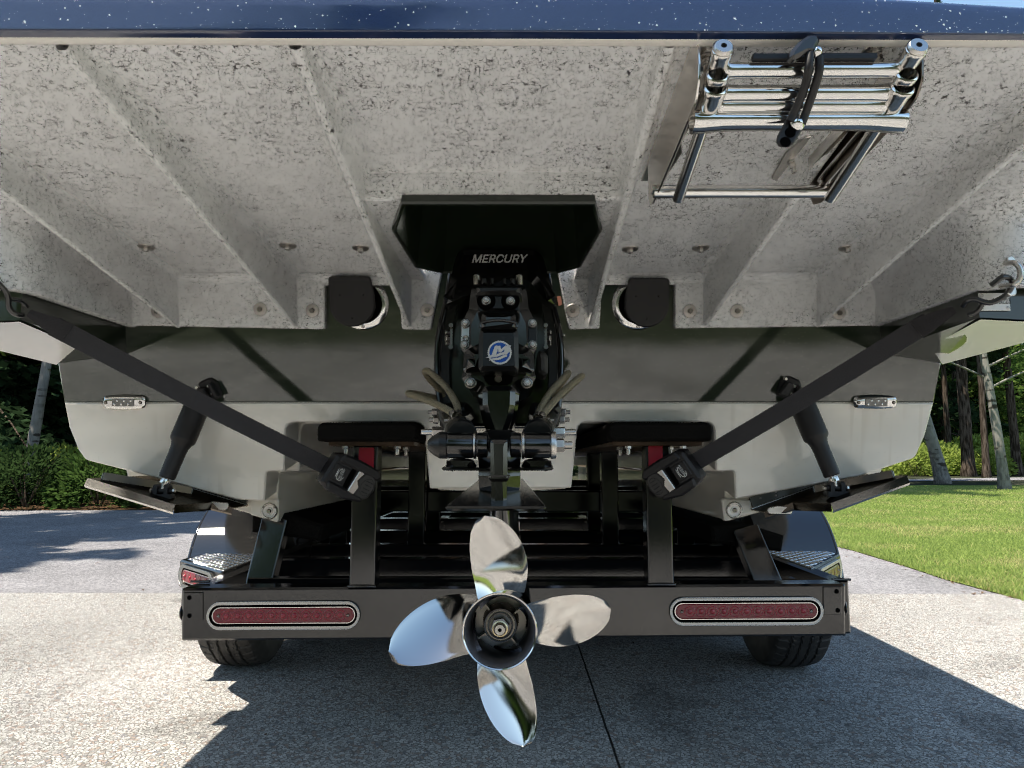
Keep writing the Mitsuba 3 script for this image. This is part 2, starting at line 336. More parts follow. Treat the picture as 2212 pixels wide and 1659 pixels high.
# ================================================================ the setting
def sheet(xs, ys, dz=0.0):
    X, Y = np.meshgrid(xs, ys, indexing="ij"); v = np.stack([X, Y, groundz(X, Y) + dz], -1).reshape(-1, 3); b = len(ys); f = []
    for i in range(len(xs) - 1):
        k = np.arange(b - 1); f += np.stack([i * b + k, (i + 1) * b + k, (i + 1) * b + k + 1], 1).tolist() + np.stack([i * b + k, (i + 1) * b + k + 1, i * b + k + 1], 1).tolist()
    return TM(v, f)
def flat(pts, dz, step=3.0):
    """A sheet with the given outline, following the ground."""
    p = Polygon(np.asarray(pts, float)); vs, fs = trimesh.creation.triangulate_polygon(p, engine="earcut"); m = TM(np.column_stack([vs, vs[:, 0] * 0]), fs)
    m.merge_vertices()
    for _ in range(6):
        if m.edges_unique_length.max() < step: break
        m = m.subdivide()
    v = np.array(m.vertices); v[:, 2] = groundz(v[:, 0], v[:, 1]) + dz; f = np.array(m.faces)
    nz = np.cross(v[f[:, 1]] - v[f[:, 0]], v[f[:, 2]] - v[f[:, 0]])[:, 2]; f[nz < 0] = f[nz < 0][:, ::-1]
    return TM(v, f)
obj("forest_ground", sheet(np.linspace(-400, 400, 81), np.r_[np.linspace(-300, 10, 20), np.linspace(12, 500, 60)], -.012), "forest_soil", True); struct("forest_ground")
lawn_px = [(1779, 1173), (1842, 1189), (1946, 1220), (2050, 1254), (2159, 1283), (2212, 1298)]
edge = [PG(x, y)[:2] for x, y in lawn_px]
e0 = PG(1700, 1156)[:2]; e00 = PG(1560, 1130)[:2]
far_edge = [np.array([2.5, 11.5]), e00, e0] + edge
lawn_out = [np.array([2.5, 24.0])] + far_edge + [np.array([5.95, 2.6]), np.array([6.5, -1.0]), np.array([30, -1.0]), np.array([30, 24.0])]
obj("lawn", flat(lawn_out, 0.004), "turf_soil", True); struct("lawn")
YB = 4.90
obj("driveway", flat([(-9, -2.6)] + [(x_, -2.6 + .05 * math.sin(x_ * 5) + .04 * math.sin(x_ * 13 + 1)) for x_ in np.linspace(-8.8, 6.4, 110)] + [(6.6, -2.6), (6.4, -.5), (6.0, 2.6), tuple(PG(2159, 1283)[:2]), (-9, YB + .08)], 0.0), "aggregate", False); struct("driveway", "exposed aggregate concrete driveway under the boat")
bx = PG(2159, 1283)[:2]
obj("road", flat([(-60, YB), (bx[0] + .1, bx[1] - .01)] + [tuple(q) for q in edge[3::-1]] + [tuple(e0), tuple(e00), (2.5, 13.4), (2.5, 15), (-1, 14.2), (-7.5, 13.4), (-60, 13.1)], -.004), "asphalt", False); struct("road", "grey asphalt road beyond the concrete")
obj("planting_bed", flat([(-60, 13.0), (-7.5, 13.3), (-1, 14.1), (2.5, 14.8), (2.5, 19), (-60, 21)], 0.002), "bark_mulch", True); struct("planting_bed")
obj("back_lawn", flat([(-40, -60), (40, -60), (40, -2.3), (-40, -2.3)], -0.004, 8), "forest_soil", True); struct("back_lawn")
pa = [PG(x, y)[:2] for x, y in ((1900, 1026), (2120, 1021), (2212, 1008))]
obj("far_path", flat([(4, 27.5), (12, 26.8), (26, 30.0), (60, 34.5), (60, 38.5), (26, 33.0), (12, 28.4), (4, 29)], 0.006), "asphalt", True); struct("far_path")
obj("far_drive", flat([(26, 40), (33, 38), (48, 64), (62, 100), (50, 104), (38, 66)], 0.008), "asphalt", True); struct("far_drive")

# grass blades of the lawn, denser towards the eye
def blades():
    n = 230000
    u = rng.random((n * 3, 2)); Y = 2.0 + 20 * u[:, 0] ** 1.7; X = (Y * .10 + 1.6) + u[:, 1] * (Y * .72 + 2.2 - Y * .10 - 1.6 + 1.0)
    from shapely import contains_xy
    ok = contains_xy(Polygon(lawn_out).buffer(.015), X, Y); X, Y = X[ok][:n], Y[ok][:n]; n = len(X)
    clump = meshkit.fbm(np.column_stack([X * .7, Y * .7, X * 0]), 3)
    h = (.028 + .035 * rng.random(n)) * (.7 + .6 * clump) * (1 + Y * .02); w = .0022 + .00028 * Y
    a = rng.random(n) * 2 * np.pi; lean = h * (.2 + .75 * rng.random(n)); b = a + rng.normal(0, .9, n)
    z = groundz(X, Y) + .002; o = np.column_stack([X, Y, z]); s = np.column_stack([np.cos(a), np.sin(a), a * 0]) * w[:, None]
    tip = o + np.column_stack([np.cos(b) * lean, np.sin(b) * lean, h]); mid = o + np.column_stack([np.cos(b) * lean * .35, np.sin(b) * lean * .35, h * .6])
    v = np.stack([o - s, o + s, mid + s * .7, mid - s * .7, tip], 1).reshape(-1, 3); k = np.arange(n)[:, None] * 5
    f = np.vstack([k + [0, 1, 2], k + [0, 2, 3], k + [3, 2, 4]]); dry = meshkit.fbm(np.column_stack([X * 1.6, Y * 1.6, X * 0 + 4]), 3) + rng.random(n) * .5 > .92
    def part(sel):
        ff = np.vstack([k[sel] + [0, 1, 2], k[sel] + [0, 2, 3], k[sel] + [3, 2, 4]]); return TM(v, ff)
    return part(~dry), part(dry)
g0, g1 = blades()
obj("lawn_grass__green_blade", g0, "grass_blade", False); obj("lawn_grass__dry_blade", g1, "grass_dry", False)
thing("lawn_grass", "short mown sunlit grass of the lawn on the right", "grass", kind="stuff")
labels["lawn_grass__green_blade"] = {"kind": "stuff"}; labels["lawn_grass__dry_blade"] = {"kind": "stuff"}

# fallen leaves and needles lying along the edge of the lawn and on the concrete
def litter():
    r_ = np.random.default_rng(11); pts = []
    E = np.array(edge)
    for _ in range(170):
        t = r_.random() * (len(E) - 1); i = int(t); p = E[i] + (E[i + 1] - E[i]) * (t - i) + r_.normal(0, .10, 2) + [-.05, -.03]; pts.append([*p, .008])
    for _ in range(60): pts.append([-5 + 9 * r_.random(), 2.4 + 4.5 * r_.random(), .006])
    c = np.array(pts); n = len(c); a = r_.random(n) * 6.3; s = .008 + .018 * r_.random(n) ** 2; d = np.column_stack([np.cos(a), np.sin(a), r_.random(n) * .3]) * s[:, None]; e = np.column_stack([-np.sin(a), np.cos(a), .2 * r_.random(n)]) * s[:, None] * .4
    v = np.stack([c - d, c + e, c + d, c - e], 1).reshape(-1, 3); k = np.arange(n)[:, None] * 4
    return TM(v, np.vstack([k + [0, 1, 2], k + [0, 2, 3]]))
obj("leaf_litter", litter(), "bark_mulch", False); thing("leaf_litter", "small dry leaves lying along the edge of the lawn and on the concrete", "leaf litter", kind="stuff")
# ---- trees
def leaves(c, size, up=.3, seed=0, n=None):
    """Leaf-sized quads (two triangles, folded) at the points c."""
    r = np.random.default_rng(seed); n = len(c); d = r.normal(size=(n, 3)); d[:, 2] = np.abs(d[:, 2]) * up - .15; d /= np.linalg.norm(d, axis=1, keepdims=True)
    e = np.cross(d, r.normal(size=(n, 3))); e /= np.linalg.norm(e, axis=1, keepdims=True) + 1e-9; s = size * (.6 + .8 * r.random((n, 1)))
    v = np.stack([c - d * s * .5, c + e * s * .32, c + d * s * .6, c - e * s * .32], 1).reshape(-1, 3); k = np.arange(n)[:, None] * 4
    return TM(v, np.vstack([k + [0, 1, 2], k + [0, 2, 3]]))
def trunk_mesh(h, r, lean=(0, 0), seed=0, n=14, flare=1.5, bend=.0):
    r_ = np.random.default_rng(seed); ks = 24; z = np.linspace(0, 1, ks) ** 1.3; ph = r_.random() * 6
    path = np.column_stack([lean[0] * z * h + bend * np.sin(z * 5 + ph) * h * .02, lean[1] * z * h + bend * np.cos(z * 4 + ph) * h * .02, z * h])
    rad = r * (1 - .78 * z) * (1 + (flare - 1) * np.exp(-z * h / .35)); path[0, 2] = -.15
    m = tube(path, rad, n); v = np.array(m.vertices); d = meshkit.fbm(v * [6, 6, 1.2], 3, seed) - .5; ax = np.column_stack([np.interp(v[:, 2], path[:, 2], path[:, 0]), np.interp(v[:, 2], path[:, 2], path[:, 1])])
    v[:, :2] = ax + (v[:, :2] - ax) * (1 + .28 * d)[:, None]; return TM(v, m.faces), path, rad
def conifer(h, r, base=.25, spread=.2, seed=0, nl=9000, size=.2, lean=(0, 0)):
    r_ = np.random.default_rng(seed); tm, path, rad = trunk_mesh(h, r, lean, seed); limbs, pts = [tm], []
    nb = int(9 * (1 - base) * h / 2.2)
    for i in range(nb):
        t = base + (1 - base) * (i + r_.random()) / nb; a = r_.random() * 2 * np.pi; L = h * spread * (1.05 - t) ** .8 * (.55 + .6 * r_.random()) + .25
        o = np.array([np.interp(t * h, path[:, 2], path[:, 0]), np.interp(t * h, path[:, 2], path[:, 1]), t * h]); d = np.array([math.cos(a), math.sin(a), .12 - .35 * (1 - t)])
        q = np.linspace(0, 1, 5)[:, None]; br = o + d * L * q + np.array([0, 0, -.22 * L]) * q ** 2; limbs.append(tube(br, r * .16 * (1.1 - t) * (1 - .8 * q[:, 0]) + .006, 5))
        m = int(nl / nb * L / (h * spread * .55)); s = r_.random(m) ** .7; side = r_.normal(0, 1, m) * L * .13 * (1.1 - s * .6); dn = -np.abs(r_.normal(0, 1, m)) * L * .06
        c = o + d * L * s[:, None] + np.array([0, 0, -.22 * L]) * (s ** 2)[:, None] + np.column_stack([-math.sin(a) * side, math.cos(a) * side, dn]); pts.append(c)
    return cat(limbs), leaves(np.vstack(pts), size, .2, seed)
def broadleaf(h, r, base=.3, spread=.35, seed=0, nl=9000, size=.14, lean=(0, 0), bend=1.0):
    r_ = np.random.default_rng(seed); tm, path, rad = trunk_mesh(h * .9, r, lean, seed, bend=bend); limbs, pts = [tm], []; nb = 26
    for i in range(nb):
        t = base + (.95 - base) * (i + r_.random()) / nb; a = r_.random() * 2 * np.pi; L = h * spread * (.5 + .6 * r_.random()) * math.sin(math.pi * min(.95, .25 + .75 * (t - base) / (1 - base))) + .4
        zz = t * h * .9; o = np.array([np.interp(zz, path[:, 2], path[:, 0]), np.interp(zz, path[:, 2], path[:, 1]), zz]); d = np.array([math.cos(a), math.sin(a), .55])
        q = np.linspace(0, 1, 5)[:, None]; br = o + d * L * q + np.array([0, 0, -.15 * L]) * q ** 2; limbs.append(tube(br, r * .3 * (1 - t * .6) * (1 - .85 * q[:, 0]) + .005, 5))
        for _ in range(9):
            s = .35 + .75 * r_.random(); cc = o + d * L * s + r_.normal(0, .16, 3) * L; m = int(nl / nb / 9); pts.append(cc + r_.normal(0, 1, (m, 3)) * [.11 * L, .11 * L, .07 * L])
    return cat(limbs), leaves(np.vstack(pts), size, .5, seed)
def at(m, o, rz=0.0, s=1.0):
    v = np.array(m.vertices) * s; c, q = math.cos(rz), math.sin(rz); return TM(np.column_stack([v[:, 0] * c - v[:, 1] * q, v[:, 0] * q + v[:, 1] * c, v[:, 2]]) + o, m.faces)
def plant(key, label, category, tw, lv, o, bark, leaf, rz=0.0, group=None):
    key = free(key); obj(key + "__trunk", at(tw, o, rz), bark, True, uniq=False); obj(key + "__crown", at(lv, o, rz), leaf, False, uniq=False); thing(key, label, category, group); return key
# the trees that stand at the edge of the lawn on the right
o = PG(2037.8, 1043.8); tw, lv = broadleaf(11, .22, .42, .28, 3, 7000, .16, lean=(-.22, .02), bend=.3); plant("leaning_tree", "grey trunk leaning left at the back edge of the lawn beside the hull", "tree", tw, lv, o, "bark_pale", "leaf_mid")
o = PG(2093, 1029); tw, lv = conifer(24, .27, .30, .16, 5, 14000, .30); plant("fir_tree", "thickest dark straight trunk, between the leaning tree and the pale birch", "tree", tw, lv, o, "bark_dark", "needle")
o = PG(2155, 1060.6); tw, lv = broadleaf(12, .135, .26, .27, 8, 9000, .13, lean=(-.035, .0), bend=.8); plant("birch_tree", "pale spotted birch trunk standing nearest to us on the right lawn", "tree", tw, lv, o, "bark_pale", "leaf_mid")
o = PG(2199, 1027); tw, lv = conifer(20, .21, .30, .17, 9, 12000, .28, lean=(-.02, 0)); plant("fir_tree", "dark trunk at the right edge of the photo behind the pale birch", "tree", tw, lv, o, "bark_dark", "needle")
o = PG(2132, 1031); tw, lv = conifer(19, .15, .34, .15, 10, 9000, .28, lean=(.01, 0)); plant("fir_tree", "slim dark trunk showing just left of the pale birch", "tree", tw, lv, o, "bark_dark", "needle")
o = PG(2053, 1022); tw, lv = conifer(21, .15, .34, .14, 12, 9000, .3); plant("fir_tree", "slender brown trunk just right of the leaning grey tree, farther back", "tree", tw, lv, o, "bark_dark", "needle")
o = PG(2004, 1026); tw, lv = conifer(18, .16, .34, .15, 13, 8000, .28); plant("fir_tree", "brown trunk close to the hull, left of the leaning grey tree", "tree", tw, lv, o, "bark_dark", "needle")
o = PG(2075, 1017); tw, lv = conifer(22, .17, .36, .14, 14, 8000, .3); plant("fir_tree", "far dark trunk close behind the thickest trunk, on its left side", "tree", tw, lv, o, "bark_dark", "needle")
# left of the boat
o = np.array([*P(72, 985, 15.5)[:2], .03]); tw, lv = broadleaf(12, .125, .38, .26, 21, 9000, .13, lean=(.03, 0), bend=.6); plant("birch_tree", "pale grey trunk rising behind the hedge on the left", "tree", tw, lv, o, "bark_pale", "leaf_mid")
o = np.array([*P(172, 1000, 17)[:2], .06]); tw, lv = conifer(14, .13, .2, .2, 22, 9000, .25); plant("fir_tree", "thin dark trunk close to the left side of the hull, behind the hedge", "tree", tw, lv, o, "bark_dark", "needle")
for i, (x, y, hh, lb) in enumerate([(-13.5, 17.5, 16, "dark conifer at the far left behind the pale trunk"), (-17.5, 19, 18, "tall dark conifer farthest left beyond the road"), (-9.0, 20.5, 17, "dark conifer behind the thin trunk beside the hull")]):
    tw, lv = conifer(hh, .26, .10, .2, 30 + i, 13000, .26); plant("conifer", lb, "tree", tw, lv, np.array([x, y, .05]), "bark_dark", "needle")
# low shrubs in front of the left trees, one clump each
def shrub(o, w, h, seed, n=2600, size=.075):
    r_ = np.random.default_rng(seed); c = r_.normal(size=(n, 3)); c /= np.linalg.norm(c, axis=1, keepdims=True); c *= (.55 + .5 * r_.random((n, 1)) ** .6); c[:, 2] = np.abs(c[:, 2])
    c *= 1 + .35 * (meshkit.fbm(c * 2.2 + seed, 3)[:, None] - .5); c = c * [w, w, h] + [0, 0, .03]
    st = [tube(np.array([[0, 0, -.05], [w * .3 * math.cos(a), w * .3 * math.sin(a), h * .5], [w * .6 * math.cos(a), w * .6 * math.sin(a), h * .85]]), [.02, .012, .005], 5) for a in np.linspace(0, 6, 6)]
    return at(cat(st), o), at(leaves(c, size, .8, seed), o)
names = ["rounded green shrub at the left edge of the photo", "green shrub second from the left edge by the road", "green shrub third from the left edge, below the pale trunk", "green shrub fourth from the left edge by the road", "green shrub fifth from the left edge, nearest the hull", "green shrub half hidden under the left trim tab"]
for i, lb in enumerate(names):
    x = -12.2 + i * 1.3; st, lv = shrub(np.array([x, 14.2 + .25 * math.sin(i * 2.1), .02]), .98, 1.18 + .12 * math.sin(i * 3.3), 50 + i, 3600, .085); k = free("shrub")
    obj(k + "__stem", st, "bark_dark", False, uniq=False); obj(k + "__foliage", lv, "leaf_dark" if i % 3 else "leaf_mid", False, uniq=False); thing(k, lb, "shrub", "shrubs along the far side of the road")
# bright sunlit undergrowth and the wood that closes the view all round: reads as one mass
protos = {}
def proto(name, tw, lv, bark, leaf):
    scene["kind_" + name] = {"type": "shapegroup", "trunk": mikit.ply(tw, bark, smooth=True), "crown": mikit.ply(lv, leaf)}; protos[name] = 1
proto("fir_a", *conifer(19, .28, .06, .19, 101, 6500, .36), "bark_dark", "needle")
proto("fir_high", *conifer(19, .22, .48, .22, 106, 6500, .30), "bark_dark", "needle")
proto("fir_b", *conifer(23, .32, .18, .16, 102, 6500, .36), "bark_dark", "needle")
proto("leafy_a", *broadleaf(11, .2, .15, .34, 103, 6500, .26), "bark_dark", "leaf_light")
proto("leafy_b", *broadleaf(9, .17, .08, .40, 104, 6500, .24), "bark_dark", "leaf_mid")
st, lv = shrub(np.zeros(3), 1.4, 1.6, 105, 3000, .16); proto("bush", st, lv, "bark_dark", "leaf_bright")
wi = 0
def wood(name, x, y, s=1.0, rz=None):
    global wi
    wi += 1; scene[f"woodland__{wi:03d}"] = {"type": "instance", "group": {"type": "ref", "id": "kind_" + name}, "to_world": T4().translate([float(x), float(y), float(groundz(x, y))]).rotate([0, 0, 1], float(rng.random() * 360 if rz is None else rz)).scale([float(q) for q in np.broadcast_to(s, 3)])}
for i in range(46):                                    # right background, beyond the far path
    a = rng.random(); Y = 42 + 38 * rng.random(); X = Y * (.50 + .42 * a)
    if abs(X - (Y - 40) * .72 - 33) < 3.5: continue
    wood(rng.choice(["fir_a", "fir_b", "leafy_a", "leafy_b"], p=[.2, .3, .3, .2]), X, Y, .8 + .4 * rng.random())
for i in range(80):
    Y = 33 + 22 * rng.random(); X = Y * (.54 + .30 * rng.random())
    if abs(X - (Y - 40) * .72 - 33) < 3.2 or abs(Y - (28.5 + (X - 12) * .18)) < 3: continue
    wood("bush", X, Y, .7 + .6 * rng.random())
for i in range(4): wood("fir_b", 22 + 18 * rng.random(), 44 + 8 * rng.random(), .8 + .3 * rng.random())
for i in range(44):                                    # left background
    Y = 19 + 24 * rng.random(); X = -Y * (.42 + .55 * rng.random()); wood(rng.choice(["fir_a", "leafy_a", "leafy_b", "bush"], p=[.35, .2, .15, .3]), X, Y, .75 + .4 * rng.random())
for i in range(14): wood("bush", -5.0 - 9 * rng.random(), 15.8 + 3 * rng.random(), .5 + .25 * rng.random())
for i in range(26): wood(rng.choice(["fir_a", "fir_b", "leafy_a"]), -6 + 22 * rng.random(), 36 + 30 * rng.random(), .8 + .4 * rng.random())
for i in range(170):                                    # behind the photographer and to the sides
    a = math.radians(150 + 240 * rng.random()) ; R = 24 + 26 * rng.random(); X, Y = R * math.sin(a) * 1.1, R * math.cos(a)
    if Y > 6: continue
    wood(rng.choice(["fir_a", "leafy_a", "leafy_b"]), X, Y - 4, .66 + .34 * rng.random())
wood("leafy_a", -2.9, -10.2, (1.15, .8, 1.30), 40)
for x, y, n_, s in ((7.0, 17.2, "fir_high", .85), (8.8, 19.6, "fir_high", .9), (5.2, 19.0, "fir_high", .8), (10.2, 22.0, "fir_high", 1.0)): wood(n_, x, y, s)
for x, y, s in ((-10.5, 6.0, .85), (-12.0, 8.3, .95), (-10.2, 3.2, .7)): wood("fir_b", x, y, s)
thing("woodland", "dense mixed wood of conifers and leafy trees beyond road and lawn", "wood", kind="stuff")
# stone gate pillar far off at the end of the drive
o = PG(2160, 1001); o = np.array([25.9, 38.5, float(groundz(0, 38.5))])
obj("gate_pillar__stone_block", cat([box(o + [-.45 + .02 * (i % 2), -.45, i * .3], o + [.45 + .02 * (i % 2), .45, i * .3 + .285], .03) for i in range(4)]), "stone"); obj("gate_pillar__cap", box(o + [-.55, -.55, 1.2], o + [.55, .55, 1.32], .03), "white_paint")
thing("gate_pillar", "small stone pillar with a pale cap far off between the trees", "pillar")
# ================================================================ the boat: hull
def tr(pts): return np.array([T2(x, y) for x, y in pts])
thing("boat", "white and dark green motor boat seen from behind on its trailer, swim platform overhead", "boat")
WL = 869.5
low = [(138, WL), (149, 925), (168, 972), (184, 994), (336, 1032.5), (508, 1079), (571, 1083.5), (575, 1018.5), (613.5, 1019), (617, 912.5), (914, 912), (928.6, 1055.7), (1234, 1054.7), (1248.5, 912),
       (1542, 912), (1546.5, 1017.5), (1586, 1017.5), (1588, 1079), (1858, 1029), (1978, 989), (1999, 940), (2018, WL)]
rad = [0, .02, .02, .03, .02, .02, .004, .012, .003, .03, .03, .006, .006, .03, .03, .003, .012, .004, .02, .03, .02, 0]
obj("boat__lower_transom", slab(rnd(tr(low), rad), -.14, 0, TRAN, .005), "gel_white", label="cream white lower transom with two notches for the trailer bunks")
up = [(125, 788), (138, WL - .4), (2018, WL - .4), (2033, 787), (2033, 430), (125, 430)]
obj("boat__upper_transom", slab(rnd(tr(up), [.02, 0, 0, .02, 0, 0]), -.14, 0, TRAN, .004), "gel_green", label="glossy dark green band of the transom above the white part")
keel = [(939, 1045), (942, 1068), (1080, 1074), (1224.6, 1066), (1227, 1045)]
obj("boat__keel_pod", slab(tr(keel), -2.0, -.06, TRAN, .004), "gel_white")
body = [(-1.40, 1.0), (-1.333, .755), (-.815, .612), (-.815, .782), (-.745, .782), (-.745, .945), (-.29, .945), (-.272, .73), (-.05, .71), (.172, .73), (.19, .945), (.637, .945), (.637, .782), (.708, .782), (.708, .612), (1.235, .755), (1.31, 1.0)]
br = [0, .03, .012, .02, .004, .03, .03, .01, .02, .01, .03, .03, .004, .02, .012, .03, 0]
obj("boat__hull_bottom", slab(rnd(np.array(body) + [0, H - .81], br), -8.2, -2.44, VERT, .004), "gel_white", label="white hull bottom running forward with two bunk tunnels")
sides = [(-1.40, 1.003), (1.31, 1.003), (1.33, 1.2), (1.20, 1.45), (1.04, 1.9), (-1.27, 1.9), (-1.40, 1.45), (-1.43, 1.2)]
obj("boat__hull_side", slab(np.array(sides) + [0, H - .81], -8.2, -2.30, VERT, .03), "gel_green")
# corner extensions of the hull on both sides: green box with a white downturned underside
for s in (-1, 1):
    if s < 0: A, B, C, inner = PZ(42, 695, H + .335), PZ(168, 748, H + .335), PT(125, 788, 0.004), -1.245
    else: A, B, C, inner = PZ(2118, 690, H + .335), PZ(2010, 748, H + .335), PT(2033, 787, 0.004), 1.15
    xo = C[0] + .0 * s; zc = C[2]
    z0 = A[2]; I2 = np.array([inner, 2.235, z0 + .004])
    E = np.array([xo, A[1], zc + .012])
    def face(q, up): 
        q = np.array(q); k = len(q); v = np.vstack([q, q + [0, 0, up]]); f = [[0, i, i + 1] for i in range(1, k - 1)] + [[k, k + i + 1, k + i] for i in range(1, k - 1)]
        for i in range(k): j = (i + 1) % k; f += [[i, k + i, k + j], [i, k + j, j]]
        m = TM(v, f); return m
    obj("boat__corner_extension", face([A + [0, .002, .005], [xo, A[1] + .002, E[2] + .005], [xo, 2.235, zc + .005], I2 + [0, 0, .005]], .26), "well_green", False)
    Eo, Co = np.array([xo + .004 * s, A[1], E[2]]), np.array([xo + .004 * s, C[1], zc])
    obj("boat__chine_underside", grid(lambda U, V: ((1 - U) * (1 - V))[..., None] * A + (U * (1 - V))[..., None] * Eo + (U * V)[..., None] * Co + ((1 - U) * V)[..., None] * B, np.linspace(0, 1, 13), np.linspace(0, 1, 13)), "chine_white", True, label="bright white strip under the hull corner on the " + ("left" if s < 0 else "right"))
# registration plate on the right corner
a, b = P(2113.7, 632, 1.655), P(2183, 673, 1.655)
ya = PZ(2118, 690, H + .335)[1]
sc_ = ya / 1.655
a, b = P(2113.7, 633, ya - .004), P(2183, 671, ya - .004)
key = obj("boat__number_plate", box([a[0], ya - .005, b[2]], [b[0], ya - .001, a[2]], .0012), "white_paint", label="small white plate with 15G223 and rivets, partly behind the hook")
pt = P(2144.5, 656, ya - .0055); w = P(2180, 656, ya)[0] - pt[0]
obj(key + "__number", text("15G223", [pt[0], ya - .0052, pt[2]], [1, 0, 0], [0, 0, 1], .0125, .001, width=w), "ink_black", False)
for x, y in ((2120.5, 638), (2178.5, 638), (2177, 665), (2121, 665)):
    q = P(x, y, ya - .005); obj(key + "__rivet", ball(q, .0042, (0, -1, 0), .5, 12, True), "dull_steel", 40)
# lamps under the waterline edge
def lamp(cx, cy, wpx, hpx, flip):
    c = T2(cx, cy); k = 2.25 / F0; w, h = wpx * k, hpx * k; lx, ly = 49 * k, 17 * k
    o = OT + c[0] * TRAN.ex + c[1] * TRAN.ey; fr = Fr(o, [1, 0, 0], ET)
    outer = rnd([(-w / 2, -h * .40), (0, -h * .5), (w / 2, -h * .40), (w / 2, h * .40), (0, h * .5), (-w / 2, h * .40)], [.018, .4, .018, .018, .4, .018], 7)
    hole = rnd([(-lx / 2, -ly / 2), (lx / 2, -ly / 2), (lx / 2, ly / 2), (-lx / 2, ly / 2)], .004)
    key = obj("boat__transom_lamp", slab(outer, 0.0005, .017, fr, .008), "polished", 50, label="chrome lamp with clear diodes on the " + ("left" if cx < 1000 else "right") + " side of the transom")
    obj(key + "__lens", slab(hole, .012, .0185, fr, .0015), "clear_lens", 20)
    for i in range(3):
        for j in (-1, 1): obj(key + "__diode", ball(fr([(i - 1 + .22 * j) * lx * .3, j * ly * .23, .0185]), .0042, NT, .7, 12, True), "polished", 60)
    for s in (-1, 1): obj(key + "__screw", lathe([(0, .0035), (.0035, .0035), (.0055, .001), (.0065, 0)], fr([s * w * .40, 0, .0165]), NT, 16), "dark_steel", 40)
lamp(272, 868, 94, 33, 0); lamp(1887, 868, 94, 31, 1)
# drain plugs on the lowest corners
for pts, c in (([(540, 1079), (602.5, 1078), (600.4, 1129), (540, 1112)], (582, 1104)), ([(1558.7, 1077), (1622, 1080), (1624.7, 1109), (1564.8, 1127)], (1586, 1102))):
    key = obj("boat__corner_pad", sil(pts, 2.425, 2.46, .004, .008), "gel_white")
    o = P(c[0], c[1], 2.424); ax = [0, -1, 0]
    key = obj("boat__drain_fitting", lathe([(.008, 0.006), (.012, .006), (.0125, .003), (.020, .0035), (.0215, .008), (.025, .008), (.0275, .005), (.0285, 0)], o, ax, 36), "brushed", 40)
    obj(key + "__plug", hexa(o, ax, .0075, .012, 4, .8), "stainless"); obj(key + "__recess", lathe([(0, .0035), (.0122, .0035)], o, ax, 24), "hole_black", False)
    for a_ in (.6, 2.5, 4.7): obj(key + "__screw", lathe([(0, .0095), (.0025, .0095), (.0035, .008)], o + np.array([math.cos(a_) * .023, 0, math.sin(a_) * .023]), ax, 12), "dark_steel", 40)
# exhaust outlets with hanging black flaps
def exhaust(cx, cy, fx, fy0, fy1, fw, side):
    fr = Fr(PT(cx, cy), [1, 0, 0], ET); R = 57.5 * 2.2 / F0
    key = obj("boat__exhaust_outlet", lathe([(R * .72, .002), (R * .735, .0085), (R * .76, .0095), (R * .86, .008), (R * .96, .005), (R, .002), (R, 0)], fr.o, NT, 56), "polished", 50, label="round polished exhaust ring on the " + ("left" if side < 0 else "right") + " behind a black flap")
    obj(key + "__bore", lathe([(0, .004), (R * .73, .005)], fr.o, NT, 40), "hole_black", False)
    for a_ in (.52, -1.57, 2.62): obj(key + "__screw", lathe([(0, .011), (.004, .0105), (.0062, .007)], fr([R * .86 * math.cos(a_), R * .86 * math.sin(a_), 0]), NT, 16), "brushed", 40)
    fr2 = Fr(PT(fx, fy0, .05), [1, 0, 0], ET); w = fw * 2.15 / F0 / 2; h = (fy1 - fy0) * 2.17 / F0
    top = [(-w * 1.0, 0), (w * .80 if side < 0 else w, 0), (w, -h * .45), (w * .98, -h * .58)] if side < 0 else [(-w * .8, 0), (w, 0), (w, -h * .55)]
    arc = [(w * math.cos(t), -h + w + w * math.sin(t)) for t in np.linspace(-.12, -np.pi + .12, 22)]
    poly = ([(-w, 0), (w * .80, 0), (w * .97, -h * .35)] if side < 0 else [(-w * .80, 0), (w, 0), (w, -h * .35)]) + arc + ([] if side < 0 else [(-w * .97, -h * .35)])
    fl = obj("boat__exhaust_flap", slab(rnd(poly, [.014, .014, .03] + [0] * (len(poly) - 3)), 0, .012, fr2, .004), "plastic_black", 40)
    for x, y in ((-.5, -.37), (.5, -.37), (0, -.83)): obj(fl + "__hole", lathe([(0, .0005), (.0022, .0005)], fr2([x * w, y * h, .012]), NT, 10), "hole_black", False)
    obj(fl + "__hinge", bar(fr2([-w * .8, -.008, -.018]), fr2([w * .72, -.008, -.018]), .036, .010), "plastic_black")
exhaust(784, 656, 760.5, 597, 706, 102, -1); exhaust(1378, 656, 1397, 601, 707, 98, 1)
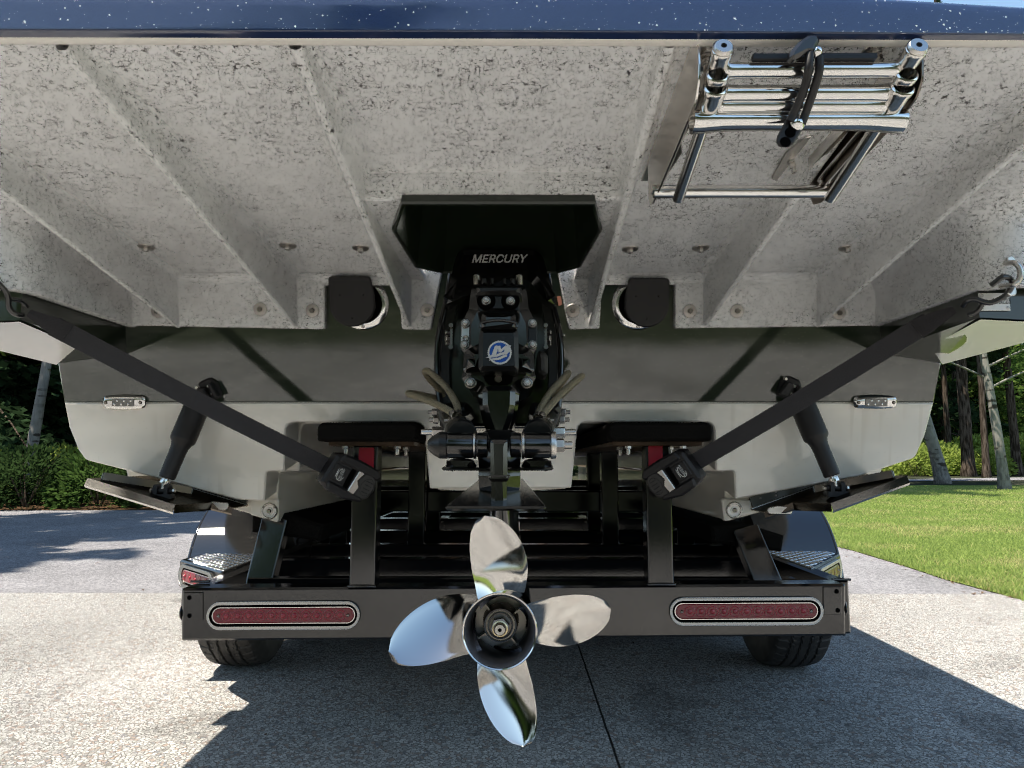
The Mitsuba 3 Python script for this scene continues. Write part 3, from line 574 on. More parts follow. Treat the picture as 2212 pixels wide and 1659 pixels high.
# trim tabs with their actuators
def trim_tab(s):
    X_in, X_out = (-.905, -1.215) if s < 0 else (.795, 1.11)
    # measured: aft edge outer, aft edge bend, inner end
    if s < 0: q = dict(o=(186, 1043), i=(378, 1101), h=(535, 1101), w=(215, 1027), inner=(428, 1086))
    else: q = dict(o=(1962, 1038), i=(1795, 1098), h=(1622, 1101), w=(1936, 1024), inner=(1722, 1089))
    side = "left" if s < 0 else "right"
    Ya, Yh = 2.08, 2.43
    O = P(*q["o"], Ya); I = P(*q["i"], Ya); Hh = P(*q["h"], Yh); d = (O - I); dz = d[2] / d[0]
    xi, xo, xh = I[0], O[0], Hh[0]
    zat = lambda X, Y: I[2] + (X - xi) * dz + .010 + (Y - Ya) * .01
    # plate outline in plan: wide part reaches aft, narrow inner part is short
    pl = [(xh, Yh), (xh, Yh - .13), (xi + (xh - xi) * .28, Yh - .15), (xi, Ya + .0), (xo, Ya), (xo, Ya + .06), (xo - (xo - xi) * .02, Yh)]
    th = .003
    def plate(pl, off):
        pl = ccw(np.array(pl)); vv, ff = trimesh.creation.triangulate_polygon(Polygon(pl), engine="earcut"); z = np.array([zat(*p) for p in vv]) + off; k = len(vv)
        v = np.vstack([np.column_stack([vv, z]), np.column_stack([vv, z + th])]); b = np.arange(k); e = []
        order = [int(np.argmin(np.sum((vv - p) ** 2, 1))) for p in pl]
        for a_, b_ in zip(order, order[1:] + order[:1]): e += [[a_, b_, b_ + k], [a_, b_ + k, a_ + k]]
        ar = c2(vv[ff[:, 1]] - vv[ff[:, 0]], vv[ff[:, 2]] - vv[ff[:, 0]]); ff[ar < 0] = ff[ar < 0][:, ::-1]
        return TM(v, np.vstack([ff[:, ::-1], ff + k, e]))
    T = "boat__trim_tab" if s < 0 else "boat__trim_tab_001"
    obj(T + "__plate", plate(pl, 0), "dark_stainless", 25)
    labels[T] = {"label": f"polished steel trim tab under the {side} side of the transom with a black ram"}
    # turned-down aft lip, bent along its length
    def lip(a, b, drop, back):
        a, b = np.asarray(a), np.asarray(b); n = 2; u = np.array([0, -back, -drop]); w = np.array([0, .35 * back, -drop * .35]); t = np.array([0, .003, .001])
        ps = [a, a + u, a + u + w]; qs = [b, b + u, b + u + w]; v = np.array(ps + qs + [p + t for p in ps] + [p + t for p in qs]); f = []
        for o_ in (0, 6):
            for i in range(2): f += [[o_ + i, o_ + 3 + i, o_ + 4 + i], [o_ + i, o_ + 4 + i, o_ + 1 + i]]
        return TM(v, f)
    A = np.array([xo + .004 * s * -1, Ya - .001, zat(xo, Ya) + th]); B = np.array([xi, Ya - .001, zat(xi, Ya) + th])
    obj(T + "__lip", lip(A, B, .019, .015), "stainless", False); B2 = np.array([xi + (xh - xi) * .28, Yh - .151, zat(xi + (xh - xi) * .28, Yh - .15) + th]); C2 = np.array([xh, Yh - .131, zat(xh, Yh - .13) + th])
    obj(T + "__lip", lip(B2, C2, .017, .008), "dark_stainless", False)
    obj(T + "__lip", lip(B, B2, .017, .005), "dark_stainless", False)
    # stiffener fin along the outer part and hinge strip with bolts
    f0, f1 = np.array([xo - (xo - xi) * .06, Ya + .05, 0]), np.array([xo - (xo - xi) * .75, Yh - .10, 0])
    for p in (f0, f1): p[2] = zat(p[0], p[1]) + .012
    obj(T + "__stiffener", bar(f0, f1, .004, .026), "dark_steel")
    h0, h1 = np.array([xh, Yh + .004, zat(xh, Yh) + .022]), np.array([xo - (xo - xi) * .25, Yh + .004, zat(xo - (xo - xi) * .25, Yh) + .022])
    obj(T + "__hinge", bar(h0, h1, .006, .036), "dark_steel"); obj(T + "__hinge_pin", tube(np.array([h0 + [0, -.008, -.02], h1 + [0, -.008, -.02]]), .005, 10), "brushed")
    for t in (.12, .30, .50, .68, .86):
        for dzz in (.008, -.004) if t in (.30, .68) else (.005,): obj(T + "__bolt", ball(h0 + (h1 - h0) * t + [0, -.004, dzz], .0055, (0, -1, 0), .6, 10, True), "dull_steel", 50)
    # little anode at the inner end
    obj(T + "__anode", slab(rnd([(0, -.012), (.075, -.014), (.08, .010), (.03, .014), (0, .008)], .01) * [-s * -1 if False else (1 if s > 0 else 1), 1] + np.array([xh - (.085 if s < 0 else -.005), zat(xh, Yh - .14) + .010]), -(Yh - .142), -(Yh - .150), VERT, .002), "brushed")
    # actuator
    top = PT(*((430, 868) if s < 0 else (1728, 862)), .05); mid = P(*((392, 952) if s < 0 else (1766, 945)), 2.175); bot = P(*((360, 1033) if s < 0 else (1798, 1028)), 2.16)
    d = nrm(bot - top); kx = 2.17 / F0
    L1 = np.linalg.norm(mid - top); L2 = np.linalg.norm(bot - top); R1, R2 = 27 * kx, 17.5 * kx
    obj(T + "__ram_body", lathe([(0, 0), (R1 * .75, 0), (R1 * .97, .006), (R1, .015), (R1, L1 - .01), (R1 * .96, L1), (R1 * .80, L1 + .006), (R2 * 1.05, L1 + .020), (R2, L1 + .04), (R2 * .97, L2 - .004), (R2 * .85, L2), (0, L2)], top, d, 36), "plastic_black", 40)
    end = P(*((351, 1060) if s < 0 else (1806, 1054)), 2.16)
    obj(T + "__ram_rod", tube(np.array([bot, end]), .0085, 14), "brushed"); obj(T + "__ram_collar", lathe([(.0, 0), (.014, 0), (.015, .006), (.014, .014), (0, .014)], bot + d * .004, d, 20), "stainless")
    obj(T + "__ram_foot", cat(bar(end - [.016, 0, .016], end + [-.016, 0, .020], .012, .030), bar(end + [.016, 0, -.016], end + [.016, 0, .020], .012, .030), bar(end + [-.034, 0, -.018], end + [.034, 0, -.018], .03, .016), tube(np.array([end - [.03, 0, 0], end + [.03, 0, 0]]), .010, 12)), "plastic_black")
    for q_ in (-1, 1): obj(T + "__foot_bolt", hexa(end + [q_ * .030, 0, 0], [q_, 0, 0], .007, .008), "brushed")
    mt = PT(*((454, 842) if s < 0 else (1703, 838)), 0.0); fr = Fr(mt, [math.cos(.45 * s), 0, math.sin(.45 * s) * -1 if s > 0 else math.sin(.45)], ET)
    fr = Fr(mt, [math.cos(.42), 0, .42 * (1 if s < 0 else -1)], ET)
    obj(T + "__ram_bracket", slab(rnd([(-.030, -.036), (.030, -.036), (.036, .01), (.018, .036), (-.018, .036), (-.036, .01)], .014), 0.0, .018, fr, .006), "plastic_black")
    obj(T + "__ram_bracket", cat(slab(rnd([(-.032, -.03), (.0, -.03), (.0, .012), (-.022, .022)], .008), .018, .05, fr, .004), slab(rnd([(.014, -.03), (.028, -.03), (.024, .018), (.014, .02)], .004), .018, .048, fr, .003)), "plastic_black")
    for u, v in ((.008, .012), (.008, -.014), (-.026, .022)): obj(T + "__bracket_bolt", lathe([(0, .006), (.0045, .006), (.0055, .002), (.0075, 0)], fr([u, v, .018]), NT, 12), "brushed", 40)
trim_tab(-1); trim_tab(1)
# ================================================================ the swim platform (a part of the boat) and its boarding ladder
SP = "boat__swim_platform"
labels[SP] = {"label": "pale speckled underside of the swim platform with six tapering ribs and a navy edge"}
RIBX = [-1.066, -.694, -.337, .233, .590, .943]
CXP = -.04
YF = 2.185                                            # where the underside meets the transom flange
WLX, WRX = (-1.178, -1.235), (1.106, 1.146)            # inner walls of the hull corners: X at their aft end and at the transom
YA = PZ(2118, 690, H + .335)[1] - .004
def uz(pts): return np.array([[x, y, deckz(y)] for x, y in pts])
deck_plan = [(-1.27, .985), (1.20, .985), (1.20, YA - .03), (WRX[0], YA - .03), (WRX[1], YF), (.225, YF), (.225, 1.478), (-.328, 1.478), (-.328, YF), (WLX[1], YF), (WLX[0], YA - .03), (-1.27, YA - .03)]
def deck_sheet(plan, th):
    p = ccw(np.array(plan)); vv, ff = trimesh.creation.triangulate_polygon(Polygon(p), engine="earcut"); ar = c2(vv[ff[:, 1]] - vv[ff[:, 0]], vv[ff[:, 2]] - vv[ff[:, 0]]); ff[ar < 0] = ff[ar < 0][:, ::-1]
    z = deckz(vv[:, 1]); k = len(vv); v = np.vstack([np.column_stack([vv, z]), np.column_stack([vv, z + th])]); order = [int(np.argmin(np.sum((vv - q) ** 2, 1))) for q in p]; e = []
    for a, b in zip(order, order[1:] + order[:1]): e += [[a, b, b + k], [a, b + k, a + k]]
    return TM(v, np.vstack([ff[:, ::-1], ff + k, e]))
obj(SP + "__deck", deck_sheet(deck_plan, .008), "speckled_gelcoat", False)
# navy edge: a rounded strip along the rear and the two ends
prof = [(0.012, -.001), (-.0075, -.001), (-.0088, .0005), (-.0090, .003), (-.0078, .018), (-.0055, .045), (-.0020, .062), (.005, .071), (.02, .077), (.05, .079)]
xs = np.linspace(-1.28, 1.21, 60)
def rim_pt(X, o, h):
    bow = .012 * ((X - 0) / 1.2) ** 2; roll = -.0072 * X - .022 * np.clip((X - .40) / .4, 0, 1) * np.clip(h / .07, 0, 1)
    return np.stack([X, DK0[0] - .002 + o + bow * (X > 0), RIMZ - .001 + h + roll], -1)
us, vs = xs, np.arange(len(prof)); pr = np.array(prof)
obj(SP + "__navy_edge", grid(lambda U, V: rim_pt(U, np.interp(V, vs, pr[:, 0]), np.interp(V, vs, pr[:, 1])), us, np.linspace(0, len(prof) - 1, 29)), "gel_navy", True, label="glossy navy blue rear edge of the platform with water drops")
lipv = np.array([(.006, -.0015), (.010, -.0035), (.018, -.0040), (.024, -.0030), (.027, .001), (.029, .010), (.033, .018), (.045, .0245)])
obj(SP + "__edge_lip", grid(lambda U, V: np.stack([U, DK0[0] + np.interp(V, np.arange(8), lipv[:, 0]), RIMZ - .0072 * U + np.interp(V, np.arange(8), lipv[:, 1])], -1), us, np.linspace(0, 7, 22)), "plain_gelcoat", True)
m_ = deck_sheet(deck_plan, .012); obj(SP + "__top", TM(m_.vertices + np.array([0, .02, .0085]), m_.faces), "plain_gelcoat", False)
# water drops beaded on the navy edge: too small to pick apart
r_ = np.random.default_rng(4); drops = []
for _ in range(900):
    X = -1.1 + 2.2 * r_.random(); v = 2.6 + 4.2 * r_.random(); o = rim_pt(np.array(X), np.interp(v, vs, pr[:, 0]), np.interp(v, vs, pr[:, 1])); s = .00035 + .0012 * r_.random() ** 5
    drops.append(TM(o + trimesh.creation.icosphere(1, s).vertices * [1, .5, 1], trimesh.creation.icosphere(1, s).faces))
obj(SP + "__water_drop", cat(drops), "white_paint", True); labels[SP + "__water_drop"] = {"kind": "stuff", "label": "tiny bright water drops beaded on the navy edge"}
# ribs
def rib(X, y0=1.014, w=.0135):
    def prof_at(Y):
        zt = deckz(Y); zb = np.interp(Y, [.985, 2.2], [RIMZ + .001, H + .421]); dpt = zt - zb; f = min(.022, dpt * .40); ww = w * (1 + .25 * (2.2 - Y) / 1.2)
        arc = [(ww / 2 + .0035 + f * (1 - math.sin(t)), -f * (1 - math.cos(t)) - .0) for t in np.linspace(0, np.pi / 2, 7)]
        side = [(x, zt + z) for x, z in arc] + [(ww / 2 + .0012, zb + .0045), (ww / 2 - .002, zb + .0008), (0, zb)]
        return [(X + x, Y, z) for x, z in side] + [(X - x, Y, z) for x, z in side[-2::-1]]
    Ys = np.linspace(y0, 2.192 + (.0 if abs(X) > .35 else .0), 26); rows = np.array([prof_at(y) for y in Ys]); a, b = rows.shape[:2]; f = []
    for i in range(a - 1):
        k = np.arange(b - 1); f += np.stack([i * b + k, (i + 1) * b + k, (i + 1) * b + k + 1], 1).tolist() + np.stack([i * b + k, (i + 1) * b + k + 1, i * b + k + 1], 1).tolist()
    return TM(rows.reshape(-1, 3), f)
for X in RIBX: obj(SP + "__rib", rib(X), "speckled_gelcoat", 40)
# flange against the transom, the hull corner walls and the corner ends
FO = .028
def flange(pts, r=.012, th=FO): return slab(rnd(tr(pts), r), .001, th, TRAN, .003)
obj(SP + "__flange", flange([(262, 575), (706, 575), (706, 711), (262, 702)], [0, .0, .008, .01]), "speckled_gelcoat")
obj(SP + "__flange", flange([(1454, 578), (1900, 572), (1900, 703), (1454, 709)], [0, 0, .01, .008]), "speckled_gelcoat")
obj(SP + "__flange", flange([(869, 572), (955, 578), (956.5, 588), (932, 712), (871.5, 711), (866, 650)], [0, .008, .008, .008, .008, .02]), "speckled_gelcoat")
obj(SP + "__flange", flange([(1204.5, 579), (1292, 574), (1296, 650), (1293, 709.6), (1228, 711), (1204.5, 588)], [.008, 0, .02, .008, .008, .008]), "speckled_gelcoat")
obj(SP + "__flange", flange([(700, 560), (870, 560), (866, 598), (706, 597)], [0, 0, 0, .0]), "speckled_gelcoat"); obj(SP + "__flange", flange([(1290, 562), (1456, 560), (1454, 595), (1293, 599)], 0), "speckled_gelcoat")
def corner_sweep(s):
    """Wall under the platform that follows the hull corner: along its inner side, round the bend, then out to the platform's end."""
    w0, w1 = (WLX if s < 0 else WRX); plan = [(w1, 2.205), (w1 + (w0 - w1) * .4, 1.95), (w0, YA - .02), (w0 + s * .16, YA - .02), (1.20 if s > 0 else -1.27, YA - .02)]
    plan = plan[:4] + [(w0 + s * .9, YA - .02)]
    pl = rnd(np.vstack([plan, [(w0 + s * .9, 3), (w1, 3)]]), [0, .3, .15, 0, 0, 0, 0], 14)
    k = [i for i in range(len(pl)) if pl[i, 1] < 2.9]; pl = pl[k]
    t = np.gradient(pl, axis=0); t /= np.linalg.norm(t, axis=1, keepdims=True); nn = np.stack([t[:, 1], -t[:, 0]], 1) * (1 if s < 0 else -1)   # away from the hull
    if nn[0, 0] * s > 0: nn = -nn
    zb_ = np.interp(pl[:, 1], [YA, 2.2], [H + .403, H + .428]); rows = []
    for i in range(len(pl)):
        zd = deckz(pl[i, 1]); R = .075; th = .028; pr_ = [(0.001, zb_[i] + .02), (.001, zb_[i] + .003), (.004, zb_[i])] + [(th - .004, zb_[i]), (th, zb_[i] + .004)] + [(th + R * (1 - math.cos(a_)), deckz(pl[i, 1] + nn[i, 1] * (th + R * (1 - math.cos(a_)))) + .0008 - R * (1 - math.sin(a_))) for a_ in np.linspace(0, np.pi / 2, 12)]
        rows.append([[*(pl[i] + nn[i] * o_), z_] for o_, z_ in pr_])
    rows = np.array(rows); a_, b_ = rows.shape[:2]; f = []
    for i in range(a_ - 1):
        kk = np.arange(b_ - 1); f += np.stack([i * b_ + kk, (i + 1) * b_ + kk, (i + 1) * b_ + kk + 1], 1).tolist() + np.stack([i * b_ + kk, (i + 1) * b_ + kk + 1, i * b_ + kk + 1], 1).tolist()
    return TM(rows.reshape(-1, 3), f)
for s in (-1, 1): obj(SP + "__corner_flange", corner_sweep(s), "speckled_gelcoat", 50)
segs = [(WLX[1], RIBX[0]), (RIBX[0], RIBX[1]), (RIBX[1], RIBX[2]), (RIBX[3], RIBX[4]), (RIBX[4], RIBX[5]), (RIBX[5], WRX[1])]
for a, b in segs:
    Yw = PT(1100, 605, FO)[1]; obj(SP + "__fillet", concave([a + .008, Yw + .001, deckz(Yw) + .001], [b - .008, Yw + .001, deckz(Yw) + .001], [0, 0, -1], [0, -1, 0], .032), "speckled_gelcoat", True)
# thick bulkhead between the two middle ribs, behind the drive well
obj(SP + "__bulkhead", box([RIBX[2] + .004, 1.470, H + .563], [RIBX[3] - .004, 1.482, deckz(1.52) + .02], .006), "speckled_gelcoat")
# drive well: a glossy dark green hood let into the platform
def ring(pts, z): return [PZ(x, y, z) for x, y in pts]
wz = H + .553
rim_px = [(868, 440), (1285, 440), (1299, 499), (1254, 577), (1205, 590), (955, 590), (896, 577), (848, 499)]
r0 = np.array([PZ(x, y, wz) for x, y in rim_px]); c0 = r0.mean(0)
def lerp_ring(k, dz): q = c0 + (r0 - c0) * k; q[:, 2] = wz + dz; return q
rings = [lerp_ring(1.0, .020), lerp_ring(1.008, .004), lerp_ring(1.0, -.001), lerp_ring(.985, -.002), lerp_ring(.968, .003), lerp_ring(.955, .03), lerp_ring(.88, .27), lerp_ring(.70, .32), lerp_ring(.002, .335)]
k = len(rim_px); v = np.vstack(rings); f = []
for a in range(len(rings) - 1):
    for i in range(k): j = (i + 1) % k; f += [[a * k + i, a * k + j, (a + 1) * k + j], [a * k + i, (a + 1) * k + j, (a + 1) * k + i]]
hole_ = c0[:2] + (r0[:, :2] - c0[:2]) * .995
q_ = c0[:2] + (r0[:, :2] - c0[:2]) * .985
for pl_ in ([(RIBX[2] + .006, 1.483), tuple(q_[0] + [0, .0]) if q_[0][1] > 1.483 else (q_[0][0], 1.4835), tuple(q_[7]), tuple(q_[6]), (q_[6][0], 2.185), (RIBX[2] + .006, 2.185)], [(RIBX[3] - .006, 1.483), (RIBX[3] - .006, 2.185), (q_[3][0], 2.185), tuple(q_[3]), tuple(q_[2]), tuple(q_[1]) if q_[1][1] > 1.483 else (q_[1][0], 1.4835)]):
    obj(SP + "__well_plate", slab(np.array(pl_), wz + .012, wz + .030, PLAN, 0), "speckled_gelcoat")
for i_ in (2, 3, 6, 7): pass
obj(SP + "__drive_well", TM(v, f), "well_green", 22, label="dark green hood over the drive, open below")
# bolts through flange and deck
for x, y in ((562, 668), (675, 671), (923, 670), (1237, 671), (1490, 672), (1592, 672), (1812, 676), (341, 672)):
    o = PT(x, y, FO); R = 15.3 * 2.17 / F0
    key = obj(SP + "__flange_bolt", lathe([(0, .004), (R * .5, .004), (R * .93, .003), (R, .001), (R, 0)], o, NT, 28), "dull_steel", 40)
    obj(key + "__head", cat(hexa(o + NT * .0035, NT, .0085, .007, 6, random.random())), "dark_steel")
for x, y in ((315, 533), (622, 530), (779, 535), (1361, 537), (1513, 535), (1830, 535)):
    o = PD(x, y); ax = np.array([0, DKS, -1.0]); ax /= np.linalg.norm(ax); R = .0235
    key = obj(SP + "__deck_bolt", lathe([(0, .003), (R * .95, .003), (R, .001), (R, 0)], o, ax, 28), "dull_steel", 40); obj(key + "__nut", hexa(o + ax * .003, ax, .009, .010, 6, random.random()), "brushed")
# tie-down eyes on the corner ends
def tie_eye(x, y, s):
    o = P(x, y, YA - .034); key = SP + "__tie_eye" if s < 0 else SP + "__tie_eye_001"
    key = obj(SP + "__tie_eye", slab(rnd([(-.011, -.052), (.011, -.052), (.011, .045), (-.011, .045)], .0105, 7), 0, .003, Fr(o, [1, 0, .05 * s], [0, 0, 1]), .001), "brushed", label="stainless tie-down eye under the " + ("left" if s < 0 else "right") + " platform corner")
    rr = crop(2200, 560, 5.53); lp = [(1405, 455, YA - .034), (1450, 452, 1.585), (1535, 455, 1.562), (1598, 520, 1.556), (1612, 610, 1.556), (1585, 690, 1.56), (1520, 745, 1.565), (1420, 762, 1.59), (1350, 768, YA - .034)]
    path = np.array([P(*rr(x, y), Y) for x, y, Y in lp]); path = cr(path if s > 0 else (path - P(2179, 592, YA - .034)) * [-1, 1, 1] + o, 8)
    obj(key + "__loop", tube(path, .0062, 14), "brushed", True)
    for dz, dx in ((.030, 0), (-.045, -.005 * s)): obj(key + "__nut", hexa(o + [dx, -.003, dz], [0, -1, 0], .0105, .010), "brushed")
    return o
EYE_R = tie_eye(2179, 592, 1); EYE_L = tie_eye(-22, 612, -1)

# ---------------------------------------------------------------- boarding ladder
LD = "boat__boarding_ladder"
labels[LD] = {"label": "folded stainless boarding ladder hanging under the right of the platform"}
k2 = crop(1500, 0, 1.952)
XR, XL = .607, .274
out = [(1462, 185), (1471, 300), (1470, 375), (1440, 470), (1382, 542), (1180, 760), (1015, 935), (980, 968), (950, 975), (938, 945)]
pp = np.array([PX(*k2(x, y), XR)[1:] for x, y in out])
pp = np.vstack([pp, [[pp[-1, 0] - .0, deckz(pp[-1, 0]) - .004], [pp[0, 0], deckz(pp[0, 0]) - .004]]])
for X, s in ((XR, -1), (XL, 1)):
    side = "right" if s < 0 else "left"
    obj(LD + "__side_plate", slab(rnd(pp, [.01, .01, .02, .02, .02, .01, .006, .006, .006, .004, .004, .004]), X - .0018, X + .0018, SIDE, .0006), "dark_stainless" if s < 0 else "stainless", 20)
    # long channel pressed into each plate and the slide rail inside it
    a, b = np.array([X + s * .004, 1.035, H + .578]), np.array([X + s * .004, pp[7, 0] - .045, pp[7, 1] + .028])
    obj(LD + "__slide_channel", cat(tube(cr([a + [s * .003, 0, .012], b + [s * .003, 0, .018], b + [s * .003, .018, .006], b + [s * .003, 0, -.010], a + [s * .003, 0, -.012]], 8), .0035, 8)), "stainless", True)
    obj(LD + "__slide_rail", bar(a + [s * .020, 0, .022], b + [s * .020, .03, .045], .008, .024, bev=.003), "stainless")
    for yy, ln in ((1.022, .085), (pp[9, 0] - .0 - .10, .19)):
        f0 = rnd([(0, 0), (s * .045, 0), (s * .062, ln * .35), (s * .05, ln), (0, ln)], [.0, .03, .03, .02, 0], 6)
        q = np.array([[X + x, yy + y] for x, y in f0]); m = slab(q, 0, .004, PLAN, .001); v = np.array(m.vertices); v[:, 2] = deckz(v[:, 1]) - .006 + v[:, 2]
        key = obj(LD + "__foot", TM(v, m.faces), "stainless", 25)
        o = np.array([X + s * .030, yy + ln * .55, deckz(yy + ln * .55) - .006]); obj(key + "__bolt", cat(lathe([(0, .003), (.013, .003), (.0135, 0)], o, [0, 0, -1], 20), hexa(o - [0, 0, .003], [0, 0, -1], .0095, .010), lathe([(.0055, .010), (.0055, .024), (0, .025)], o, [0, 0, -1], 12)), "brushed")
def rung(Y, z, r, xa, xb, mat="polished", flat=.0, bow=0):
    xs_ = np.linspace(xa, xb, 30); t = (xs_ - xa) / (xb - xa); rr = r * (1 - flat * (np.exp(-(t / .06) ** 2) + np.exp(-((1 - t) / .06) ** 2)))
    return tube(np.column_stack([xs_, xs_ * 0 + Y, xs_ * 0 + z]), rr, 22)
# telescopic stack: nested tubes in pairs, each with its rung and rubber tread
st = [(1.003, H + .588, .0150, .0115), (1.030, H + .566, .0165, .0130), (1.043, H + .553, .0178, .012)]
ax = nrm(np.array([0, .255, -.075])); 
for i, (Y, z, rt, rr) in enumerate(st):
    for X, s in ((XL + .026, 1), (XR - .026, -1)):
        o = np.array([X, Y, z]) - ax * (.034 - .0 * i); obj(LD + "__telescope_tube", lathe([(rt * .86, 0), (rt, .0015), (rt * 1.06, .003), (rt * 1.06, .010), (rt, .012), (rt, .055)] + ([] if i < 2 else [(.0105, .058), (.0105, .27)]), o, ax, 26), "stainless", 40)
        if i == 0:
            cap = obj(LD + "__tube_cap", lathe([(0, .006), (.0125, .006), (.0152, .003), (.0155, 0)], o, -ax, 24), "brushed", 40); obj(cap + "__hole", lathe([(0, .0066), (.0042, .0066)], o, -ax, 16), "hole_black", False)
    obj(LD + "__rung", rung(Y + .002, z - .004, rr, XL + .036, XR - .036, flat=-.12), "polished", True)
    tr_o = np.array([0, Y - .004, z + .009 if i == 0 else z - .013])
    obj(LD + "__tread", bar([XL + .075, Y - .012 if i == 0 else Y + .012, z + .008 if i == 0 else z - .010], [XR - .075, Y - .012 if i == 0 else Y + .012, z + .008 if i == 0 else z - .010], .010, .008, bev=.001), "rubber_grey" if i else "plastic_black")
# wide fixed crossbar and the front bar
Yb, zb = 1.062, H + .532
obj(LD + "__crossbar", grid(lambda U, V: np.stack([U, Yb + .018 * np.cos(V) * (1 + .15 * np.exp(-((U - XL) / .05) ** 2) + .15 * np.exp(-((U - XR) / .05) ** 2)), zb + (.013 * (1 + .35 * np.exp(-((U - XL) / .04) ** 2) + .35 * np.exp(-((U - XR) / .04) ** 2))) * np.sin(V)], -1), np.linspace(XL + .002, XR - .002, 40), np.linspace(0, 2 * np.pi, 29)), "polished", True)
fo = PX(*k2(1010, 912), XR - .004); obj(LD + "__front_bar", tube(np.array([[XL - .006, fo[1], fo[2]], [XR + .0, fo[1], fo[2]]]), .0125, 24), "polished", True)
for q in (0, 1): obj(LD + "__bar_bolt", hexa([XL - .002, fo[1] - .006 + q * .012 , fo[2] + .004], [-1, 0, 0], .007, .008), "brushed")
# rubber latch with a half-moon pull
LT = LD + "__latch"
labels[LT] = {"label": "black rubber latch with a half-moon pull strapped across the ladder rungs"}
def L(x, y, Y): return P(*k2(x, y), Y)
hm = [(845, 235), (838, 270), (862, 278), (925, 245), (955, 245), (985, 185), (975, 158), (930, 160), (885, 190)]
obj(LT, slab(rnd(px([k2(x, y) for x, y in hm], .965), .006), -.985, -.965, VERT, .005), "drive_black", 40)
for pts in ([(930, 250, .972), (925, 330, .975), (905, 420, 1.0), (860, 530, 1.025), (835, 580, 1.032)], [(975, 265, .975), (975, 340, .98), (950, 430, 1.0), (915, 530, 1.025), (893, 590, 1.032)]):
    obj(LT + "_strand" if False else LD + "__latch_strand", tube(cr([L(*p) for p in pts], 8), .0062, 12), "plastic_black", True)
plate_px = [(838, 535), (918, 550), (915, 590), (858, 680), (835, 694), (790, 692), (776, 672), (782, 640)]
Yp = 1.035
obj(LD + "__latch_plate", slab(rnd(px([k2(x, y) for x, y in plate_px], Yp), .006), -Yp - .008, -Yp, VERT, .0025), "plastic_black")
for x, y in ((855, 603), (838, 632), (815, 677)): obj(LD + "__latch_hole", lathe([(0, .0006), (.0062, .0006), (.0075, .0016), (.0085, 0)], L(x, y, Yp), [0, -1, 0], 16), "hole_black", 30)
obj(LD + "__latch_knob", ball(L(962, 252, .975), .0085, (0, -1, .3), 1.2, 18), "polished", True); obj(LD + "__latch_knob", tube(np.array([L(962, 255, .975), L(945, 320, .99)]), .0055, 10), "brushed", True)
obj(LD + "__latch_screw", lathe([(0, .010), (.006, .009), (.0105, .004), (.012, 0)], L(872, 587, Yp), [0, -1, 0], 20), "polished", 50)
# ================================================================ the stern drive (a part of the boat)
SD = "boat__stern_drive"
labels[SD] = {"label": "glossy black stern drive in the middle of the transom with a blue round badge"}
a1 = crop(1060, 660, 5.531); a2 = crop(1040, 920, 4.739); a3 = crop(900, 420, 3.403); a4 = crop(950, 800, 3.318)
def mirror(pts, cx): return [(2 * cx - x, y) for x, y in pts][::-1]
# transom shield: broad black housing with a raised rim and a deep dark bowl
outer = [a3(*p) for p in ((760, 640), (705, 700), (640, 1000), (600, 1180), (568, 1520))] + [(944, 790), (947, 860), (949, 921), (962, 925)]
cxs = 1078.5
shield = outer + mirror([(x, y) for x, y in outer], cxs)
sh = np.array(shield)
inner_r = [(cxs + (x - cxs) * .86, 600 + (y - 600) * .93 + 18) for x, y in shield]
obj(SD + "__transom_shield", sil(shield, 2.10, 2.29, .015, .02), "drive_black", 30, label="broad black housing around the drive with MERCURY lettering")
rim = [(cxs + (x - cxs) * .93, 612 + (y - 600) * .95) for x, y in shield]
p_out, p_in = px(rim, 2.06), px([(cxs + (x - cxs) * .80, 640 + (y - 600) * .86) for x, y in shield], 2.06)
obj(SD + "__bowl_rim", slab(rnd(p_out, .03), -2.11, -2.05, VERT, 0, holes=[rnd(p_in, .05)[::-1]]), "cast_black", 30)
hood = [a3(*p) for p in ((770, 625), (1405, 632), (1455, 700), (1560, 1100), (1480, 1060), (1330, 880), (850, 870), (700, 1050), (625, 1110), (700, 760), (735, 655))]
obj(SD + "__hood", sil(hood, 1.96, 2.12, .022, .03), "drive_black", 30)
c0, c1 = P(*a3(858, 752), 1.957), P(*a3(1305, 752), 1.957)
obj(SD + "__hood_lettering", text("MERCURY", c0, [1, 0, 0], [0, 0, 1], .0225, .0015, True, .27, width=np.linalg.norm(c1 - c0) * 1.0), "silver_ink", False, label="silver slanted MERCURY lettering")
for s in (-1, 1):
    obj(SD + "__side_strake", tube(cr([P(cxs + s * x, y, Y) for x, y, Y in ((100, 560, 2.06), (112, 640, 2.05), (130, 720, 2.04), (134, 800, 2.04), (128, 880, 2.03), (120, 915, 2.03))], 6), .009, 10), "drive_black", True)
# upper gear housing
up = [(545, 180), (500, 200), (475, 330), (462, 480), (362, 690), (350, 860), (350, 1040), (392, 1085), (376, 1370), (356, 1430), (430, 1545), (575, 1625)]
L_ = [a1(*p) for p in up] + [a2(*p) for p in ((600, 190), (606, 300), (640, 470), (690, 620), (745, 735), (745, 1120))]
cx2 = a1(869, 0)[0]
obj(SD + "__gear_housing", sil(L_ + mirror(L_, cx2), 1.66, 1.98, .025, .012), "drive_black", 30)
rear = [a1(*p) for p in ((600, 700), (560, 820), (590, 1000), (450, 1040), (400, 1330), (520, 1350), (600, 1345))]
obj(SD + "__shoulder", sil([a1(*p) for p in ((600, 960), (440, 1035), (395, 1100), (378, 1370), (600, 1350))] + mirror([a1(*p) for p in ((600, 960), (440, 1035), (395, 1100), (378, 1370), (600, 1350))], cx2), 1.60, 1.70, .028, .01), "drive_black", 30)
panel = [a1(*p) for p in ((615, 785), (600, 900), (596, 1340), (700, 1352))]
